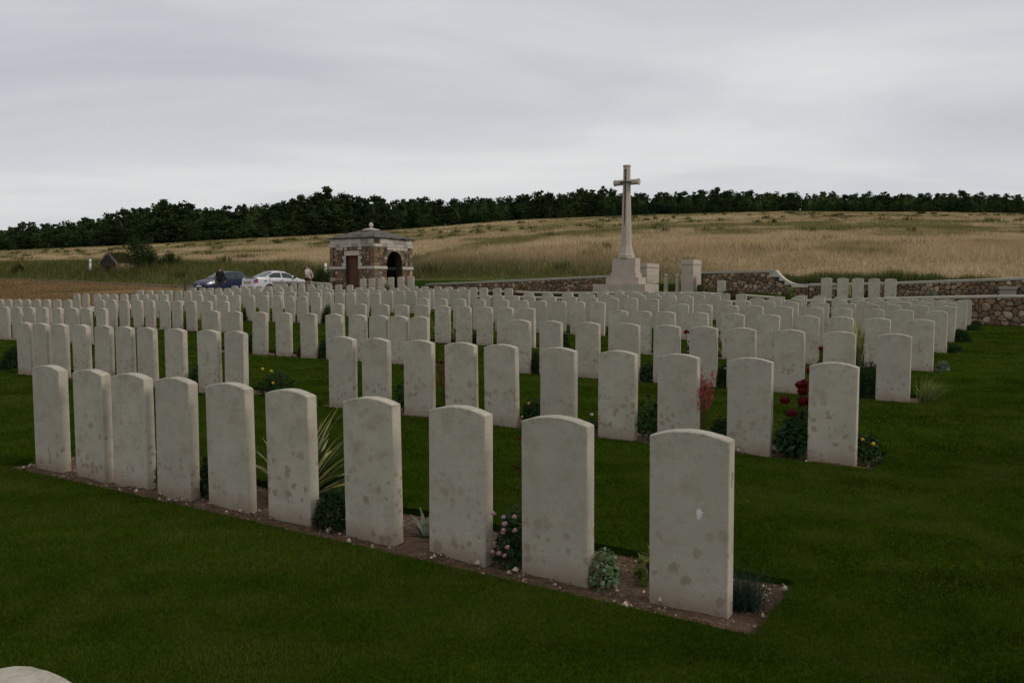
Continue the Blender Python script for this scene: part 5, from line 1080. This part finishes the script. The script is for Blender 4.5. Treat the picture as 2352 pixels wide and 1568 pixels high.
sst = [(0, .55, .5, .45, .56, .58, .28), (.1, .74, .66, .5, .66, .69, .22), (.4, .83, .77, .55, .76, .78, .2), (1.2, .86, .83, .60, .9, .925, .2), (1.42, .86, .84, .61, .92, .96, .2), (1.8, .86, .845, .61, .935, 1.18, .2), (2.25, .86, .845, .6, .94, 1.39, .2), (2.65, .86, .845, .6, .95, 1.43, .2), (3.1, .86, .84, .59, .96, 1.40, .2), (3.45, .86, .835, .58, .965, 1.24, .2), (3.85, .86, .82, .6, .97, 1.03, .2), (4.35, .84, .79, .6, .95, 1.0, .22), (4.5, .78, .72, .55, .88, .9, .28), (4.58, .7, .62, .5, .58, .6, .34)]
Yw_ = 52.3; Xw = (645-1176)/FPX*Yw_
sc_ = car('saloon_car', 'silver-white saloon car parked with its rear to the left, behind the short wall', (Xw, Yw_, 1.03), R(47), sst, dict(ws=(1.46, 2.2), rw=(3.18, 3.78), side=[(1.9, 2.62), (2.7, 3.5)]), M['carwhite'], 4.58,
    dict(hl=(.08, .6, 2.6, 3.8), tl=(4.3, 4.55, 2.5, 4.0), mir=1.85, wheels=(.88, 3.55), boxes=[('number_plate', 4.57, 4.6, .62, .73, .26, 'plate'), ('plate_recess', 4.54, 4.578, .56, .8, .4, 'grey'), ('boot_spoiler', 4.25, 4.5, 1.0, 1.035, .6, 'grey'), ('rear_bumper', 4.46, 4.62, .36, .54, .74, 'carwhite'), ('door_seam', 1.6, 1.61, .35, .92, .868, 'trim'), ('door_seam', 2.655, 2.665, .35, .93, .868, 'trim'), ('door_seam', 3.5, 3.51, .5, .93, .866, 'trim')]))
b = MB(); b.box(-.52, -.36, -.885, -.86, .80, .83); b.box(-1.1-.5, -1.0-.44, -.885, -.855, .80, .83); b.build('door_handle', M['trim'], sc_)

# ------------------------------------------------------------------ people
def person(label, loc, rz, mats, build, region):
    """one continuous skinned body; region(co) picks the cloth"""
    V, E, Rr = build; me = bpy.data.meshes.new('person_skin'); me.from_pydata(V, E, []); tmp = bpy.data.objects.new('tmp', me); COL.objects.link(tmp)
    md = tmp.modifiers.new('skin', 'SKIN'); md.use_smooth_shade = True
    for v, r_ in zip(me.skin_vertices[0].data, Rr): v.radius = r_ if isinstance(r_, tuple) else (r_, r_)
    me.skin_vertices[0].data[0].use_root = True; sb = tmp.modifiers.new('sub', 'SUBSURF'); sb.levels = sb.render_levels = 2
    dg = bpy.context.evaluated_depsgraph_get(); m2 = bpy.data.meshes.new_from_object(tmp.evaluated_get(dg)); bpy.data.objects.remove(tmp); m2.name = 'body'
    m2.materials.clear()
    for m in mats: m2.materials.append(m)
    m2.polygons.foreach_set('material_index', [region(p.center) for p in m2.polygons]); m2.polygons.foreach_set('use_smooth', [True]*len(m2.polygons))
    t = empty('person', loc, rz); tag(t, label, 'person'); o = bpy.data.objects.new('body', m2); link(o, t); return t
def body(arms, legs, headp=(0, .03, 1.63)):
    V = [(0, 0, .95)]; E = []; Rr = [(.16, .12)]
    def add(p, par, r): V.append(p); E.append((par, len(V)-1)); Rr.append(r); return len(V)-1
    a = add((0, 0, 1.1), 0, (.155, .115)); a = add((0, -.01, 1.28), a, (.18, .125)); ch = add((0, -.01, 1.40), a, (.15, .105)); nk = add((0, .01, 1.5), ch, .06); nk = add((0, .02, 1.545), nk, .056)
    h1 = add((headp[0], headp[1], headp[2]-.03), nk, (.075, .092)); h2 = add((headp[0], headp[1], headp[2]+.045), h1, (.078, .098)); add((headp[0], headp[1]-.005, headp[2]+.1), h2, (.055, .07))
    add((headp[0], headp[1]+.112, headp[2]-.012), h1, .014)                      # nose
    for sgn in (-1, 1): add((headp[0]+sgn*.085, headp[1]-.005, headp[2]), h1, (.012, .02))
    for sgn, (el, wr, hd) in zip((-1, 1), arms):
        s = add((sgn*.185, -.01, 1.385), ch, .068); e = add(el, s, .05); w_ = add(wr, e, .036); p_ = add(hd, w_, (.04, .026))
        d = (Vector(hd)-Vector(wr)).normalized(); sd2 = d.cross(Vector((0, 1, .2))).normalized()
        for k in range(4): q = Vector(hd)+sd2*(k-1.5)*.02+d*.035; i1 = add(tuple(q), p_, .0105); add(tuple(q+d*(.03+.008*(k in (1, 2)))+Vector((0, .012, -.008))), i1, .0085)
        i1 = add(tuple(Vector(hd)+sd2*.042+d*.0), p_, .011); add(tuple(Vector(hd)+sd2*.058+d*.03), i1, .009)
    for sgn, (kn, an, toe) in zip((-1, 1), legs):
        h_ = add((sgn*.09, 0, .88), 0, (.105, .11)); k_ = add(kn, h_, .075); a_ = add(an, k_, .055); add(toe, a_, (.05, .035))
    return V, E, Rr
# man in the pale shirt: seen from behind and a little to his right, hands clasped behind his back
bd = body((((-.27, -.1, 1.14), (-.12, -.19, .98), (-.03, -.2, .95)), ((.27, -.1, 1.14), (.14, -.18, 1.0), (.05, -.2, .97))), (((-.1, .02, .48), (-.11, -.02, .09), (-.12, .13, .05)), ((.1, .01, .48), (.11, -.03, .09), (.13, .12, .05))), (0, .05, 1.6))
def reg_b(p):
    if p.z > 1.66 or (p.z > 1.56 and p.y < .01): return 3 if not (p.z < 1.6 and p.y > -.02) else 2
    if p.z > 1.475: return 2
    if p.z < .11: return 4
    if p.z < .955 and not (p.y < -.12): return 1
    if (abs(p.x) > .2 and p.z < 1.2) or (p.y < -.135 and p.z < 1.06): return 2
    return 0
Xm = (709-1176)/FPX*46.6
zm = .98
pm = person('man in pale shirt and khaki trousers, hands clasped behind his back', (Xm, 46.6, zm), R(62), [M['shirt'], M['khaki'], M['skin'], M['haird'], M['shoe']], bd, reg_b)
b = MB(); b.tube([(.1, .06, 1.46), (.12, -.06, 1.47), (.02, -.155, 1.3), (-.12, -.165, 1.1), (-.2, -.1, .98)], .013, 5); b.box(-.29, -.15, -.17, .02, .84, 1.0, j=.01); tag(b.build('camera_bag', M['bag'], None, loc=(Xm, 46.6, zm), rz=R(62), bevel=.015), 'small black shoulder bag on a strap worn by the man in a pale shirt', 'bag')
b = MB(); b.lathe([(.172, .955), (.176, .975), (.172, .995)], 20); b.v = [(x, y*.78, z) for x, y, z in b.v]; b.build('belt', M['bag'], pm)
# man in the dark jacket: back to the camera, arms down
bd = body((((-.25, .0, 1.12), (-.25, .08, .9), (-.24, .11, .82)), ((.25, -.02, 1.12), (.27, .04, .88), (.27, .07, .8))), (((-.1, .02, .48), (-.1, 0, .09), (-.12, .15, .05)), ((.1, .03, .48), (.11, .02, .09), (.13, .16, .05))), (0, .02, 1.62))
bd[2][0] = (.19, .14); bd[2][1] = (.19, .14); bd[2][2] = (.205, .145)
def reg_j(p):
    if p.z > 1.6 and (p.y < .07 or p.z > 1.7): return 3
    if p.z > 1.49: return 2
    if p.z < .11: return 4
    if abs(p.x) > .19 and p.z < .87: return 2
    return 0 if p.z > .8 else 1
Xj = (507.5-1176)/FPX*52.5
pj = person('person in a dark jacket with brown hair, seen from behind before the blue car', (Xj, 52.5, .99), R(8), [M['jacket'], M['trim'], M['skin'], M['hairb'], M['shoe']], bd, reg_j)
